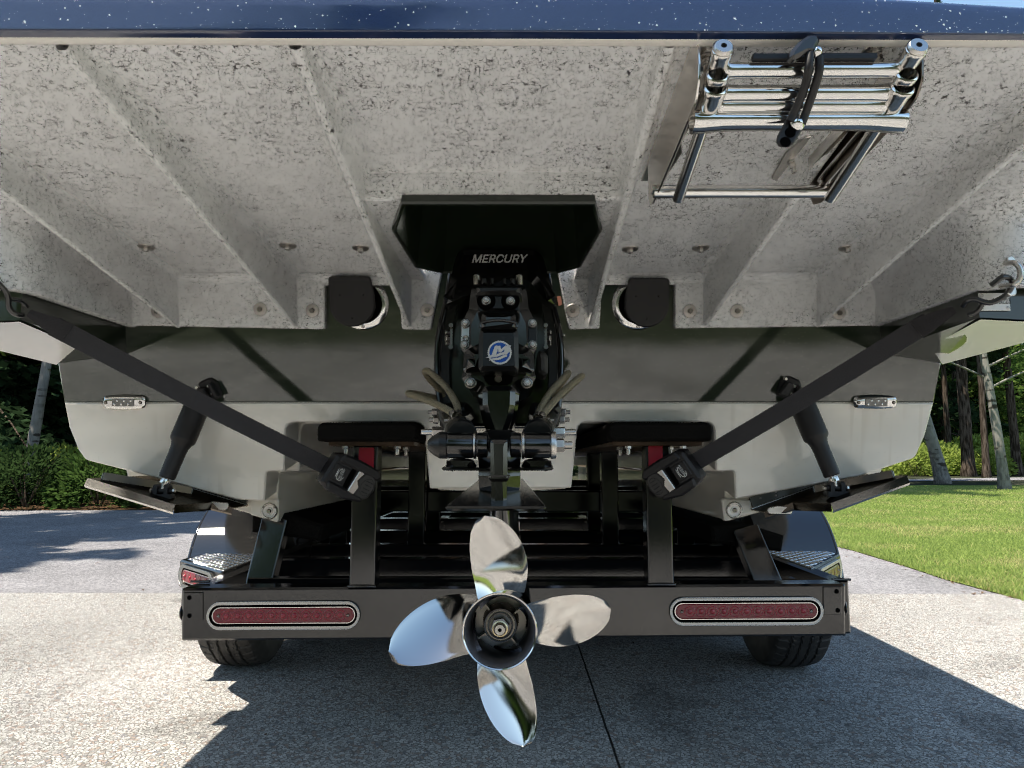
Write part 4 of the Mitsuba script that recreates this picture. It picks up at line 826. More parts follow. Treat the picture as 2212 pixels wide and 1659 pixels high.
obj(SD + "__badge_panel", sil(panel + mirror(panel, cx2), 1.545, 1.66, .010, .008), "cast_black", 30, label="black rear cover carrying the round blue badge")
visor = [a1(*p) for p in ((640, 560), (630, 680), (615, 760), (620, 782))]
obj(SD + "__visor", sil(visor + mirror(visor, cx2), 1.53, 1.68, .012, .010), "drive_black", 30)
lipv = [P(*a1(x, y), 1.527) for x, y in ((622, 775), (630, 715), (700, 690), (869, 672), (1038, 690), (1106, 715), (1114, 775))]
obj(SD + "__visor_lip", tube(cr(lipv, 6), .0032, 8), "drive_black", True)
box_ = [a1(*p) for p in ((585, 320), (580, 590), (650, 560), (740, 545))]
obj(SD + "__bolt_panel", sil(box_ + mirror(box_, cx2), 1.60, 1.68, .006, .004), "cast_black", 30)
cap = [a1(*p) for p in ((560, 190), (545, 300), (560, 318))]
obj(SD + "__top_cap", sil(cap + mirror(cap, cx2), 1.58, 1.75, .014, .012), "cast_black", 30)
for x0, x1 in ((640, 705), (760, 800), (930, 970), (1025, 1085)): obj(SD + "__top_fin", sil([a1(x0, 92), a1(x1, 92), a1(x1, 185), a1(x0, 185)], 1.63, 1.72, .004, .003), "cast_black")
for x in (575, 1150): obj(SD + "__top_bolt", lathe([(0, .02), (.007, .02), (.009, .016), (.009, -.004)], P(*a1(x, 165), 1.66), [0, -.3, 1], 16), "dark_steel", 40)
def bolt(k, xy, Y, r=.011, washer=True):
    o = P(*xy, Y); key = obj(SD + "__" + k, lathe([(r * .75, .004), (r * 1.0, .004), (r * 1.12, .003), (r * 1.16, 0)], o, [0, -1, 0], 24), "dark_steel", 40)
    obj(key + "__nut", hexa(o + [0, -.004, 0], [0, -1, 0], r * .78, .008, 6, random.random()), "dull_steel"); obj(key + "__stud", lathe([(0, .016), (r * .36, .0155), (r * .42, .013), (r * .42, 0)], o, [0, -1, 0], 14), "brushed", 40)
for x, y in ((703, 413), (1030, 413)):
    o = P(*a1(x, y), 1.598); obj(SD + "__bolt_recess", lathe([(0, .0), (.0185, .0004), (.020, .0022), (.0215, 0)], o, [0, -1, 0], 28), "hole_black", 40); bolt("panel_bolt", a1(x, y), 1.597, .0095)
for s, x0, x1, m in ((-1, 358, 480, "brushed"), (1, 1262, 1388, "cast_black")):
    pl = [a1(*p) for p in ((x0 + 30, 665), (x1 - 25, 660), (x1, 700), (x1, 990), (x1 - 40, 1030), (x0 + 30, 1065), (x0, 1030), (x0 + 8, 700))]
    obj(SD + "__side_bracket", sil(pl, 1.645, 1.652, .0015, .006), m, 30, label=("bare steel bracket plate left of the badge" if s < 0 else None))
for x, y in ((424, 715), (415, 1005), (1322, 715), (1326, 1005)): bolt("side_bolt", a1(x, y), 1.642, .0098)
o = P(*a1(425, 922), 1.644); obj(SD + "__bracket_screw", lathe([(.003, .002), (.006, .003), (.0078, 0)], o, [0, -1, 0], 16), "dark_steel", 40)
for x, y in ((492, 1520), (1250, 1520)): bolt("lower_bolt", a1(x, y), 1.655, .0125)
rec = [a1(*p) for p in ((670, 1385), (670, 1470), (740, 1545))]
obj(SD + "__recess", sil(rec + mirror(rec, cx2), 1.648, 1.655, .001, .02), "hole_black"); o = P(*a1(867, 1467), 1.646); obj(SD + "__centre_screw", lathe([(0, .006), (.0055, .006), (.006, .003), (.0085, .003), (.009, 0)], o, [0, -1, 0], 20), "dark_steel", 40)
# badge: blue disc, silver ring with ticks, slanted M over two waves
o = P(*a1(884, 1112), 1.544); R = 164 / 5.531 * .8848 * 1.544 / F0
fr = Fr(o, [1, 0, 0], [0, 0, 1]); th = np.linspace(0, 2 * np.pi, 49)[:-1]; circ = lambda r: np.stack([r * np.cos(th), r * np.sin(th)], 1)
bk = obj(SD + "__badge", slab(circ(R * .995), 0, .0012, fr, .0004), "blue_ink", 30, label="round blue badge with a slanted silver letter and waves")
obj(bk + "__ring", slab(circ(R), .0, .0017, fr, 0, holes=[circ(R * .85)[::-1]]), "silver_ink", False)
obj(bk + "__tick", cat([slab(np.array([(-.001, -.0005), (.001, -.0005), (.001, .0006), (-.001, .0006)]), .0016, .0021, Fr(fr([R * .925 * math.cos(t), R * .925 * math.sin(t), 0]), [-math.sin(t), math.cos(t)][0] * np.array([1, 0, 0]) + math.cos(t) * np.array([0, 0, 1]), [math.cos(t), 0, math.sin(t)]), 0) for t in np.arange(16) * np.pi / 8 + .1]), "ink_black", False)
bp = lambda pts: np.array([((x - 884) / 164 * R, (1112 - y) / 164 * R) for x, y in pts])
obj(bk + "__letter", slab(bp([(775, 1145), (822, 1018), (895, 1018), (905, 1062), (960, 1018), (1040, 1010), (1000, 1120), (935, 1118), (955, 1062), (905, 1108), (868, 1110), (862, 1062), (835, 1145)]), .001, .003, fr, .0004), "silver_ink", 20)
for dy, ex in ((0, 0), (38, 40)):
    top_ = [(690 + ex, 1188 + dy * .9), (760 + ex, 1150 + dy), (830 + ex, 1142 + dy), (890 + ex * .7, 1118 + dy), (960 + ex * .3, 1098 + dy), (1040 - dy * .9, 1070 + dy)]; bot_ = [(x + 18, y + 30) for x, y in top_[::-1]]
    obj(bk + "__wave", slab(bp(top_ + [(1005 - dy * .6, 1115 + dy * .7)] + bot_[1:-1]), .0014, .0034, fr, .0004), "silver_ink", 20)
# leg: waisted column, its flat rear spine, splash plate and anti-ventilation plate
leg = [a2(*p) for p in ((690, 600), (600, 660), (585, 930), (600, 1050), (590, 1150), (600, 1300), (640, 1420), (700, 1540))]
obj(SD + "__leg", sil(leg + mirror(leg, a2(843, 0)[0]), 1.48, 1.88, .05, .02), "drive_black", 30)
spine = [a2(*p) for p in ((745, 728), (745, 1140), (752, 1215), (752, 1500), (770, 1535))]
obj(SD + "__spine", sil(spine + mirror(spine, a2(843, 0)[0]), 1.36, 1.50, .008, .006), "drive_black", 30)
obj(SD + "__spine_step", sil([a2(*p) for p in ((700, 1140), (985, 1140), (935, 1215), (752, 1215))], 1.35, 1.45, .006, .004), "drive_black", 30)
face = [a2(*p) for p in ((650, 100), (655, 330), (690, 480), (765, 690))]
obj(SD + "__leg_face", sil(face + mirror(face, a2(843, 0)[0]), 1.58, 1.68, .012, .015), "drive_black", 30)
def wing(o2, n2, w_aft, w_fwd, Y0, Y1, z0, z1, th, r=.03, bev=.004):
    """A thin plate seen from behind: wide aft edge at Y0, narrower forward edge at Y1."""
    cx = P(1078, 1000, (Y0 + Y1) / 2)[0]; q = rnd([(-w_aft, Y0), (w_aft, Y0), (w_fwd, Y1), (-w_fwd, Y1)], r, 6); m = slab(q, 0, th, PLAN, bev); v = np.array(m.vertices); s = (v[:, 1] - Y0) / (Y1 - Y0)
    v[:, 0] += cx; v[:, 2] += z0 + (z1 - z0) * s; return TM(v, m.faces)
k0 = P(965, 1104, 1.28); k1 = P(1190, 1104, 1.28)
obj(SD + "__anti_ventilation_plate", wing(0, 0, (k1[0] - k0[0]) / 2, .055, 1.28, 1.78, k0[2], P(1030, 1040, 1.78)[2], .008, .018), "drive_black", 30, label="broad flat plate just above the propeller")
b0 = P(957, 1017, 1.46); b1 = P(1200, 1017, 1.46)
obj(SD + "__splash_plate", wing(0, 0, (b1[0] - b0[0]) / 2, .13, 1.46, 1.80, b0[2], b0[2] + .012, .007, .03), "drive_black", 30)
for s in (-1, 1):
    lump = [(843 + s * x, y) for x, y in ((235, 1085), (625, 1078), (640, 1060), (600, 985), (560, 945), (440, 930), (300, 960))]
    obj(SD + "__fairing", sil([a2(*p) for p in lump], 1.50, 1.72, .02, .012), "drive_black", 30)
# lower leg and gear torpedo in front of the propeller
HUB = P(1079.5, 1363, 1.235); AX = nrm(np.array([.0, -1, .02]))          # from the gearcase towards us
zt = P(1078, 1104, 1.5)[2]
lowleg = grid(lambda U, V: np.stack([HUB[0] + .001 + .040 * np.cos(U) * (.75 + .25 * V) , 1.56 + .17 * np.sin(U) * (1 - .1 * V) + .04 * V, zt + .01 + (HUB[2] - .02 - zt) * V], -1), np.linspace(0, 2 * np.pi, 41), np.linspace(0, 1, 9))
obj(SD + "__lower_leg", lowleg, "drive_black", True)
obj(SD + "__gear_torpedo", lathe([(0, -.60), (.03, -.56), (.05, -.48), (.058, -.36), (.060, -.20), (.0605, -.135)], HUB, AX, 40), "drive_black", True)
obj(SD + "__skeg", slab(rnd([(1.46, HUB[2] - .05), (1.78, HUB[2] - .05), (1.70, HUB[2] - .18), (1.60, HUB[2] - .20), (1.52, HUB[2] - .18)], .03), HUB[0] - .008, HUB[0] + .008, SIDE, .006), "drive_black", 30)
# trim cylinder ends and rams
for s in (-1, 1):
    fx = (lambda x: 843 - (843 - x)) if s < 0 else (lambda x: 2 * 845 - x)
    Yc = 1.44; cy = 790; c = lambda x, y=cy: P(*a2(fx(x), y), Yc)
    R = 149 / 4.739 * .8848 * Yc / F0; A, B = c(245), c(548); d = nrm(B - A); Lb = np.linalg.norm(B - A)
    key = obj(SD + "__trim_cylinder_end", lathe([(0, 0), (R * .93, 0), (R, .004), (R * .985, Lb * .5), (R, Lb - .003), (R * .96, Lb), (0, Lb)], A, d, 44), "drive_black", 40, label="fat black pivot of the " + ("left" if s < 0 else "right") + " trim cylinder")
    obj(key + "__collar", lathe([(R * .9, 0), (R * 1.06, .001), (R * 1.06, .005), (R * .9, .006)], B, d, 40), "brushed", 40)
    E = c(720, 800); obj(key + "__boss", lathe([(R * .9, .007), (R * .98, .012), (R * .95, .028), (R * .70, np.linalg.norm(E - B)), (0, np.linalg.norm(E - B))], B, d, 40), "drive_black", 40)
    if s < 0: obj(key + "__end_cap", lathe([(0, -.040), (R * .30, -.0395), (R * .48, -.036), (R * .80, -.026), (R * 1.04, -.014), (R * 1.04, 0), (0, 0)], A, d, 40), "cast_black", 24)
    else:
        obj(key + "__end_cap", lathe([(0, -.010), (R * 1.02, -.010), (R * 1.06, -.007), (R * 1.06, 0), (0, 0)], A, d, 40), "brushed", 40); obj(key + "__end_nut", cat(hexa(A - d * .009, -d, R * .55, .018), lathe([(0, .034), (R * .28, .034), (R * .30, .031), (R * .30, .0)], A - d * .009, -d, 20)), "dull_steel")
    rb = c(390, 720) + [0, .06, .01]; re_ = P(*a4(*((470, 690) if s < 0 else (1320, 690))), 2.04)
    d2 = nrm(re_ - rb); L2 = np.linalg.norm(re_ - rb)
    obj(SD + "__trim_ram", lathe([(0, 0), (.030, 0), (.033, .006), (.033, .05), (.030, .055), (.030, L2), (0, L2)], rb, d2, 32), "cast_black", 40)
    obj(SD + "__ram_clip", lathe([(.0335, .0), (.0345, .002), (.0345, .006), (.0335, .008)], rb + d2 * .065, d2, 32), "brushed", 40)
    fit = P(*a4(*((395, 845) if s < 0 else (1378, 848))), 1.60); out_ = np.array([s, -.15, 0.0])
    obj(SD + "__hydraulic_fitting", cat(hexa(fit - out_ * .012, out_, .0125, .026), lathe([(0, .050), (.006, .050), (.007, .046), (.007, .02)], fit - out_ * .012, out_, 16)), "brushed")
    for (x, y, Yb, r) in ((388, 685, 1.9, .010), (400, 745, 1.8, .011), (530, 752, 1.62, .008)):
        xx = x if s < 0 else 2 * 887 - x + 8; q = P(*a4(xx, y), Yb); obj(SD + "__pivot_bolt", cat(hexa(q, [s, -.2, 0], r, .014), lathe([(0, .024), (r * .5, .024), (r * .55, 0)], q, [s, -.2, 0], 14)), "dull_steel")
    obj(SD + "__ram_bracket", sil([a4(*p) for p in ([(400, 610), (640, 600), (660, 700), (560, 730), (405, 690)] if s < 0 else [(1150, 600), (1390, 610), (1385, 690), (1230, 730), (1130, 700)])], 1.80, 2.02, .014, .012), "cast_black")
    for x, y, Yb in ((500, 40, 1.98), (500, 90, 1.98), (500, 130, 1.98)):
        xx = x if s < 0 else 2 * 887 - x - 5; q = P(*a4(xx, y), Yb); obj(SD + "__swivel_bolt", hexa(q, [s * .9, -.4, 0], .006 if y != 90 else .010, .016), "brushed")
# braided hoses looping out to the sides
hoses = [[(560, 700, 1.60), (545, 620, 1.66), (480, 505, 1.76), (400, 420, 1.84), (318, 352, 1.90), (290, 362, 1.945), (330, 420, 1.98), (420, 520, 2.04), (470, 600, 2.08)],
         [(520, 700, 1.60), (455, 655, 1.66), (330, 598, 1.78), (215, 555, 1.86), (158, 538, 1.92), (175, 528, 1.965), (300, 552, 2.0), (400, 575, 2.05), (450, 600, 2.09)],
         [(1205, 712, 1.60), (1235, 640, 1.66), (1300, 530, 1.76), (1380, 440, 1.84), (1440, 378, 1.90), (1452, 372, 1.945), (1420, 420, 1.985), (1350, 520, 2.04), (1310, 600, 2.08)],
         [(1235, 715, 1.60), (1290, 650, 1.66), (1385, 545, 1.78), (1480, 455, 1.86), (1552, 396, 1.92), (1556, 402, 1.965), (1480, 470, 2.0), (1390, 560, 2.05), (1340, 620, 2.09)]]
for h in hoses:
    obj(SD + "__hydraulic_hose", tube(cr([P(*a4(x, y), Y) for x, y, Y in h], 8), .0086, 14), "hose_braid", True)
    q0, q1 = P(*a4(*h[0][:2]), h[0][2]), P(*a4(*h[1][:2]), h[1][2]); obj(SD + "__hose_end", lathe([(.0085, 0), (.0095, .004), (.0095, .022), (.0080, .026)], q0 - (q1 - q0) * .25, q1 - q0, 16), "brushed", 40)
# small lever work beside the gear housing
for s in (-1, 1):
    q = P(*a1(235 if s < 0 else 1505, 920), 1.90)
    obj(SD + "__shift_lever", cat(bar(q + [0, 0, -.030], q + [0, 0, .035], .007, .020, (0, 1, 0)), lathe([(0, .012), (.006, .012), (.006, 0)], q + [0, -.01, .032], [0, -1, 0], 12), lathe([(0, .012), (.006, .012), (.006, 0)], q + [0, -.01, -.027], [0, -1, 0], 12)), "dark_steel")
obj(SD + "__speed_sensor", sil([a1(*p) for p in ((1395, 1060), (1540, 1120), (1540, 1390), (1480, 1410), (1395, 1380))], 1.86, 2.0, .01, .02), "rubber_grey")
obj(SD + "__warning_tag", sil([a1(*p) for p in ((1655, 350), (1710, 345), (1730, 460), (1680, 480))], 2.13, 2.135), "copper", False)
for x, y in ((36, 880), (1752, 878)): obj(SD + "__rim_screw", ball(P(*a1(x, y), 2.12), .005, (0, -1, 0), .8, 10), "brushed", True)
# ---------------------------------------------------------------- propeller
PR = SD
hubp = [(.0555, -.135), (.0545, -.10), (.0545, -.03), (.0565, -.010), (.0615, -.001), (.0632, .0015), (.0635, .003), (.0625, .0042), (.0605, .003), (.0555, -.012), (.0500, -.05), (.0495, -.10)]
obj(PR + "__propeller_hub", lathe(hubp, HUB, AX, 72), "prop_steel", 30, label="polished open propeller hub facing the camera")
obj(PR + "__hub_bore", lathe([(.0492, -.099), (.0496, -.05), (.0550, -.012), (.0598, .001)], HUB, -AX * -1, 64), "bore_metal", True)
obj(PR + "__hub_core", lathe([(.049, -.095), (.0325, -.095), (.0305, -.060), (.0285, -.044), (.0260, -.042), (.0255, -.046), (.0228, -.046), (.0222, -.040), (.0200, -.038), (.0192, -.043), (.012, -.044), (0, -.044)], HUB, AX, 48), "dark_steel", 24)
bas = basis(AX)
for a in (.62, 2.27, 3.72, 5.38):
    dv = np.array([math.cos(a), 0, math.sin(a)]); o = HUB - AX * .075; obj(PR + "__hub_spoke", bar(o + dv * .027, o + dv * .0505, .003, .03, up=AX), "dark_steel")
obj(PR + "__shaft_nut", hexa(HUB - AX * .044, AX, .0165, .022, 6, .2), "dull_steel", 30); obj(PR + "__shaft_tab", lathe([(.0125, 0), (.0135, .002), (.0135, .005), (.0115, .006)], HUB - AX * .022, AX, 28), "brass", 30)
obj(PR + "__shaft_end", lathe([(0, .0145), (.003, .0145), (.0032, .016), (.0085, .016), (.0095, .014), (.0098, 0)], HUB - AX * .022, AX, 28), "brushed", 30); obj(PR + "__shaft_centre", lathe([(0, .0148), (.0030, .0148)], HUB - AX * .022, AX, 14), "hole_black", False)
def blade(a0, R=.193, n=28, m=21):
    """One skewed, cupped blade: a helical sheet of constant pitch whose chord stays broad and rounds off at the tip."""
    r0 = .046; s = np.linspace(0, 1, n) ** .85; r = r0 + (R - r0) * s; pitch = .44
    chord = .100 * np.interp(s, [0, .15, .4, .6, 1], [.80, .92, 1.02, 1.0, .92]) * np.sqrt(np.clip(1 - np.clip((s - .45) / .55, 0, 1) ** 2.3, 0, 1))
    half = chord / (2 * r); skew = np.radians(11) * s ** 1.5
    t = np.linspace(-1, 1, m); S, Tt = np.meshgrid(np.arange(n), t, indexing="ij"); th = a0 + skew[S] + half[S] * Tt; rr = r[S]
    ax_ = -.078 + (th - a0) * pitch / (2 * np.pi) +   .052 * s[S] ** 1.3 + .005 * (1 - Tt ** 2) * np.interp(s[S], [0, .3, 1], [.2, 1, .5]) * -1 + .004 * np.clip(Tt, 0, 1) ** 2 * s[S]
    thick = (.0066 * (1 - .72 * s[S]) * np.sqrt(np.clip(1 - Tt ** 2, 0, 1)) + .0009)
    e1 = np.array([1.0, 0, 0]); e2 = nrm(np.array([0, 0, 1.0]) - AX * AX[2])
    base = HUB + rr[..., None] * (np.cos(th)[..., None] * e1 + np.sin(th)[..., None] * e2)
    f_, b_ = base + (ax_ + thick / 2)[..., None] * AX, base + (ax_ - thick / 2)[..., None] * AX
    v = np.vstack([f_.reshape(-1, 3), b_.reshape(-1, 3)]); N = n * m; f = []
    for i in range(n - 1):
        k = np.arange(m - 1); A, B = i * m + k, (i + 1) * m + k
        f += np.stack([A, B + 1, B], 1).tolist() + np.stack([A, A + 1, B + 1], 1).tolist() + np.stack([N + A, N + B, N + B + 1], 1).tolist() + np.stack([N + A, N + B + 1, N + A + 1], 1).tolist()
        for k in (0, m - 1): f += [[i * m + k, (i + 1) * m + k, N + (i + 1) * m + k], [i * m + k, N + (i + 1) * m + k, N + i * m + k]]
    return TM(v, f)
for a in (87, -1, -89, 180):
    obj(PR + "__propeller_blade", blade(math.radians(a)), "prop_steel", 40)
# ================================================================ the trailer
thing("trailer", "glossy black boat trailer with red lamps and diamond plate steps", "trailer")
TR = "trailer__"
YC = 2.20
c8 = crop(1200, 1150, 1.7015); c7 = crop(400, 1150, 2.288); c6 = crop(650, 1000, 3.687)
zt = P(1106, 1264.5, YC)[2]; zb = P(1106, 1379.5, YC)[2]
obj(TR + "rear_beam", sil([(390.5, 1385), (1828, 1374), (1828, 1261.5), (391, 1271)], YC, YC + .085, .007, .008), "paint_black", 30, label="broad glossy black rear cross beam")
zl, zr = P(392, 1271, YC)[2], P(1826, 1262, YC)[2]
# frame rails and further cross members
for s, X0, X1, z in ((-1, -1.018, -.962, zl), (1, .988, 1.044, zr)):
    obj(TR + "side_rail", box([X0, YC + .088, z - .165], [X1, 8.0, z - .003], .006), "paint_black")
for i, (Y, h) in enumerate(((2.85, .12), (3.35, .16), (4.02, .13), (4.9, .13), (5.5, .13), (6.1, .13), (7.4, .13))):
    obj(TR + "cross_member", box([-.955, Y, zt - h - .008], [.985, Y + .07, zt - .008], .006), "paint_black")
for Y in (3.46, 4.14, 5.6): obj(TR + "cradle_beam", box([-.80, Y, H - .235], [.70, Y + .07, H - .135], .006), "paint_black")
obj(TR + "inner_angle", box([-.90, YC + .22, zt - .035], [.93, YC + .27, zt - .014], .003), "paint_black")
for X, s in ((-.958, 1), (.984, -1)):
    for Y in (2.86, 3.36, 4.03): obj(TR + "weld_bead", tube(cr([[X, Y - .002, zt - .13], [X + s * .002, Y - .004, zt - .07], [X, Y - .003, zt - .012]], 6), .004, 7), "paint_black", True)
for X in (-1.0, 1.02): obj(TR + "weld_bead", tube(cr([[X - .03, YC + .087, zt + .004 * (1 if X > 0 else -1)], [X, YC + .089, zt + .004 * (1 if X > 0 else -1)], [X + .03, YC + .087, zt + .004 * (1 if X > 0 else -1)]], 6), .004, 7), "paint_black", True)
obj(TR + "tongue", box([-.06, 3.5, zt - .16], [.02, 10.0, zt - .02], .006), "paint_black")
for s in (-1, 1): obj(TR + "inner_rail", box([-.02 + s * .50 - .03, 3.42, zt - .15], [-.02 + s * .50 + .03, 7.6, zt - .02], .006), "paint_black")
# bunks: carpeted boards on plywood, three posts each
zbt, zbb = H + .1215, H + .064
for s, X0, X1, Xp in ((-1, -.600, -.292, -.470), (1, .268, .586, .438)):
    q = rnd([(X0, zbb), (X1, zbb), (X1, zbt), (X0, zbt)], [.012, .012, .028, .028], 6)
    side = "left" if s < 0 else "right"
    key = obj(TR + "bunk", slab(q, -7.2, -2.12, VERT, .014), "carpet_black", 40, label=f"black carpeted bunk under the {side} half of the hull")
    obj(key + "__board", box([X0 + .025, 2.17, zbb - .012], [X1 - .02, 7.2, zbb + .004], .002), "plywood")
    obj(key + "__end_flap", slab(rnd([(X0 + .004, zbb + .003), (X1 - .004, zbb + .003), (X1 - .004, zbt - .004), (X0 + .004, zbt - .004)], .02), -2.125, -2.112, VERT, .006), "carpet_black")
    for X in (X0 + .075, X1 - .075):
        for Y in (2.185, 2.36): obj(key + "__bolt", cat(hexa([X, Y, zbb - .011], [0, 0, -1], .011, .011), lathe([(.0065, .01), (.0065, .026), (.005, .029), (0, .029)], [X, Y, zbb - .011], [0, 0, -1], 12)), "brushed")
    for i, (Y, w, ztop) in enumerate(((YC + .002, .0785, zbb - .012), (3.352, .078, zbb - .012), (4.03, .078, zbb - .012))):
        zz = (zl + zr) / 2 + (zr - zl) / 2 * (Xp / 1.03) if i == 0 else zt - .008
        key2 = obj(TR + "bunk_post", bar([Xp, Y + w * .5, zz], [Xp, Y + w * .5, ztop], w, w, up=(0, 1, 0), bev=.003, r=.008), "paint_black", 30)
        if i == 0:
            obj(key2 + "__weld", tube(cr([[Xp - .043, Y - .001, zz + .002], [Xp - .02, Y - .004, zz + .003], [Xp + .02, Y - .004, zz + .003], [Xp + .043, Y - .001, zz + .002]], 5), .0045, 8), "paint_black", True)
            rx0, rx1 = (-.024, .0265) if s < 0 else (-.0255, .026)
            a, b = (c6(835, 342), c6(968, 560)) if s < 0 else (crop(1500, 1000, 3.687)(303, 316), crop(1500, 1000, 3.687)(437, 520))
            p0, p1 = P(a[0], a[1], Y), P(b[0], b[1], Y)
            obj(key2 + "__reflector", slab(rnd([(p0[0], p1[2] - .03), (p1[0], p1[2] - .03), (p1[0], p0[2]), (p0[0], p0[2])], .005), -Y - .0005, -Y + .0012, VERT, .0003), "red_sticker", 20, label=f"red reflector at the head of the {side} bunk post")
        obj(TR + "post_cap", box([Xp - .09, Y - .0 + .004, ztop], [Xp + .09, Y + w, ztop + .006], .001), "paint_black")
# side bunks under the outer hull with leaning posts
for s in (-1, 1):
    q = [c7(560, 300), c7(690, 300), c7(630, 580), c7(480, 580)] if s < 0 else [(1587.6, 1156), (1632, 1146), (1658, 1197), (1613, 1226)]
    a0 = P(*q[0], 2.50); a1_ = P(*q[1], 2.50); b1 = P(*q[2], 2.46); b0 = P(*q[3], 2.46)
    mid0, mid1 = (b0 + b1) / 2, (a0 + a1_) / 2; mid1 = mid1 + (mid1 - mid0) * .12; low_ = mid0 - (mid1 - mid0) * .95
    obj(TR + "leaning_post", bar(low_, mid1, .088, .06, up=(0, 1, 0), r=.006), "paint_black", 30)
    Xb = mid1[0] * .985
    obj(TR + "side_bunk", slab(np.array([(Xb - .10, mid1[2] - .045), (Xb + .14, mid1[2] - .075), (Xb + .15, mid1[2] - .02), (Xb + .02, mid1[2] + .02), (Xb - .10, mid1[2] + .01)]), -7, -2.50, VERT, .01), "carpet_black")
    for Y in (3.4, 4.05): obj(TR + "leaning_post", bar([mid0[0] * .97, Y, zt - .02], [mid1[0], Y, mid1[2] - .03], .08, .06, up=(0, 1, 0), r=.006), "paint_black", 30)
# lamps in the rear beam
def stadium(w, h, n=14):
    r = h / 2; a = np.linspace(-np.pi / 2, np.pi / 2, n); return np.vstack([np.stack([w / 2 - r + r * np.cos(a), r * np.sin(a)], 1), np.stack([-w / 2 + r - r * np.cos(a), -r * np.sin(a)], 1)])
def tail_lamp(o, ex, w, h, lw, lh, n, key, label, lens="red_lens", led="red_led", ey=(0, 0, 1)):
    fr = Fr(o, ex, ey)
    key = obj(key, slab(stadium(w, h), -.001, .0075, fr, 0, holes=[stadium(lw * 1.045, lh * 1.44)[::-1]]), "satin_rim", False, label=label)
    obj(key + "__bezel_edge", tube(np.column_stack([fr(np.column_stack([stadium(w, h), np.full(28, .0070)]))]), .0016, 8, True), "satin_rim", True)
    obj(key + "__recess", slab(stadium(lw * 1.05, lh * 1.5), -.0005, .0006, fr), "hole_black", False)
    obj(key + "__trim", slab(stadium(lw * 1.012, lh * 1.10), .0003, .004, fr, 0, holes=[stadium(lw * 1.0, lh)[::-1]]), "polished", False)
    obj(key + "__lens", slab(stadium(lw, lh), .0005, .006, fr, .0025), lens, 25)
    for i in range(n):
        x = (i - (n - 1) / 2) * lw * .80 / max(n - 1, 1); obj(key + "__diode", cat(ball(fr([x, 0, .0058]), lh * .17, fr.ez, .6, 14, True), lathe([(lh * .30, .0), (lh * .34, .0012), (lh * .38, 0)], fr([x, 0, .0058]), fr.ez, 20)), led, 50)
    for i in range(5): 
        x = (i - 2) * lw * .195; obj(key + "__seam", slab(np.array([(x - .0006, -lh * .46), (x + .0006, -lh * .46), (x + .0006, lh * .46), (x - .0006, lh * .46)]), .0055, .0068, fr), lens, False)
    for s in (-1, 1): obj(key + "__screw", lathe([(0, .0015), (.0022, .001), (.004, .0022), (.0052, 0)], fr([s * (lw / 2 - lh * .42), 0, .006]), fr.ez, 16), "dark_steel", 40)
    return key
kx = YC / F0 * 1.0 * (P(1, 1200, YC)[0] - P(0, 1200, YC)[0]) / (YC / F0)
ROLL = [1, 0, -(P(391, 1271, YC)[2] - P(1828, 1261.5, YC)[2]) / (P(1828, 1261.5, YC)[0] - P(391, 1271, YC)[0])]
tail_lamp(P(613.3, 1328.6, YC) + [0, -.001, 0], ROLL, 323.5 * kx, 56.5 * kx, 301 * kx, 31 * kx, 11, TR + "tail_lamp", "long red lamp bar in a bright bezel at the left end of the rear beam")
tail_lamp(P(1611, 1319.5, YC) + [0, -.001, 0], ROLL, 322 * kx, 56.5 * kx, 299 * kx, 31 * kx, 11, TR + "tail_lamp", "long red lamp bar in a bright bezel at the right end of the rear beam")
for pts, hs in (([(396, 1280.5), (437, 1280.3), (437, 1339.3), (396, 1339.6)], ((409, 1291), (409.3, 1330))), ([(1779.5, 1268), (1818.5, 1267.6), (1818.5, 1328), (1779.5, 1328.4)], ((1807, 1277.5), (1809.5, 1318.5)))):
    key = obj(TR + "end_plate", sil(pts, YC - .006, YC + .001, .0012, .002), "paint_black", 30)
    for x, y in hs: obj(key + "__hole", lathe([(0, .0008), (.0058, .0008), (.0072, 0)], P(x, y, YC - .006), [0, -1, 0], 18), "hole_black", 30)
for s, x, y, lab in ((-1, 389, 1326, "small red side lamp on the left beam end"), (1, 1829, 1316, "small side lamp on the right beam end")):
    o = P(x, y, YC) + [0, .04, 0]; fr = Fr(o, [0, 1, 0], [0, 0, 1]) if s > 0 else Fr(o, [0, -1, 0], [0, 0, 1])
    key = obj(TR + "side_lamp", slab(stadium(.07, .05), 0, .006, fr, .002), "drive_black", 30, label=lab); obj(key + "__lens", lathe([(0, .011), (.012, .010), (.020, .006), (.022, 0)], fr([0, 0, .006]), fr.ez, 24), "red_lens", 40)
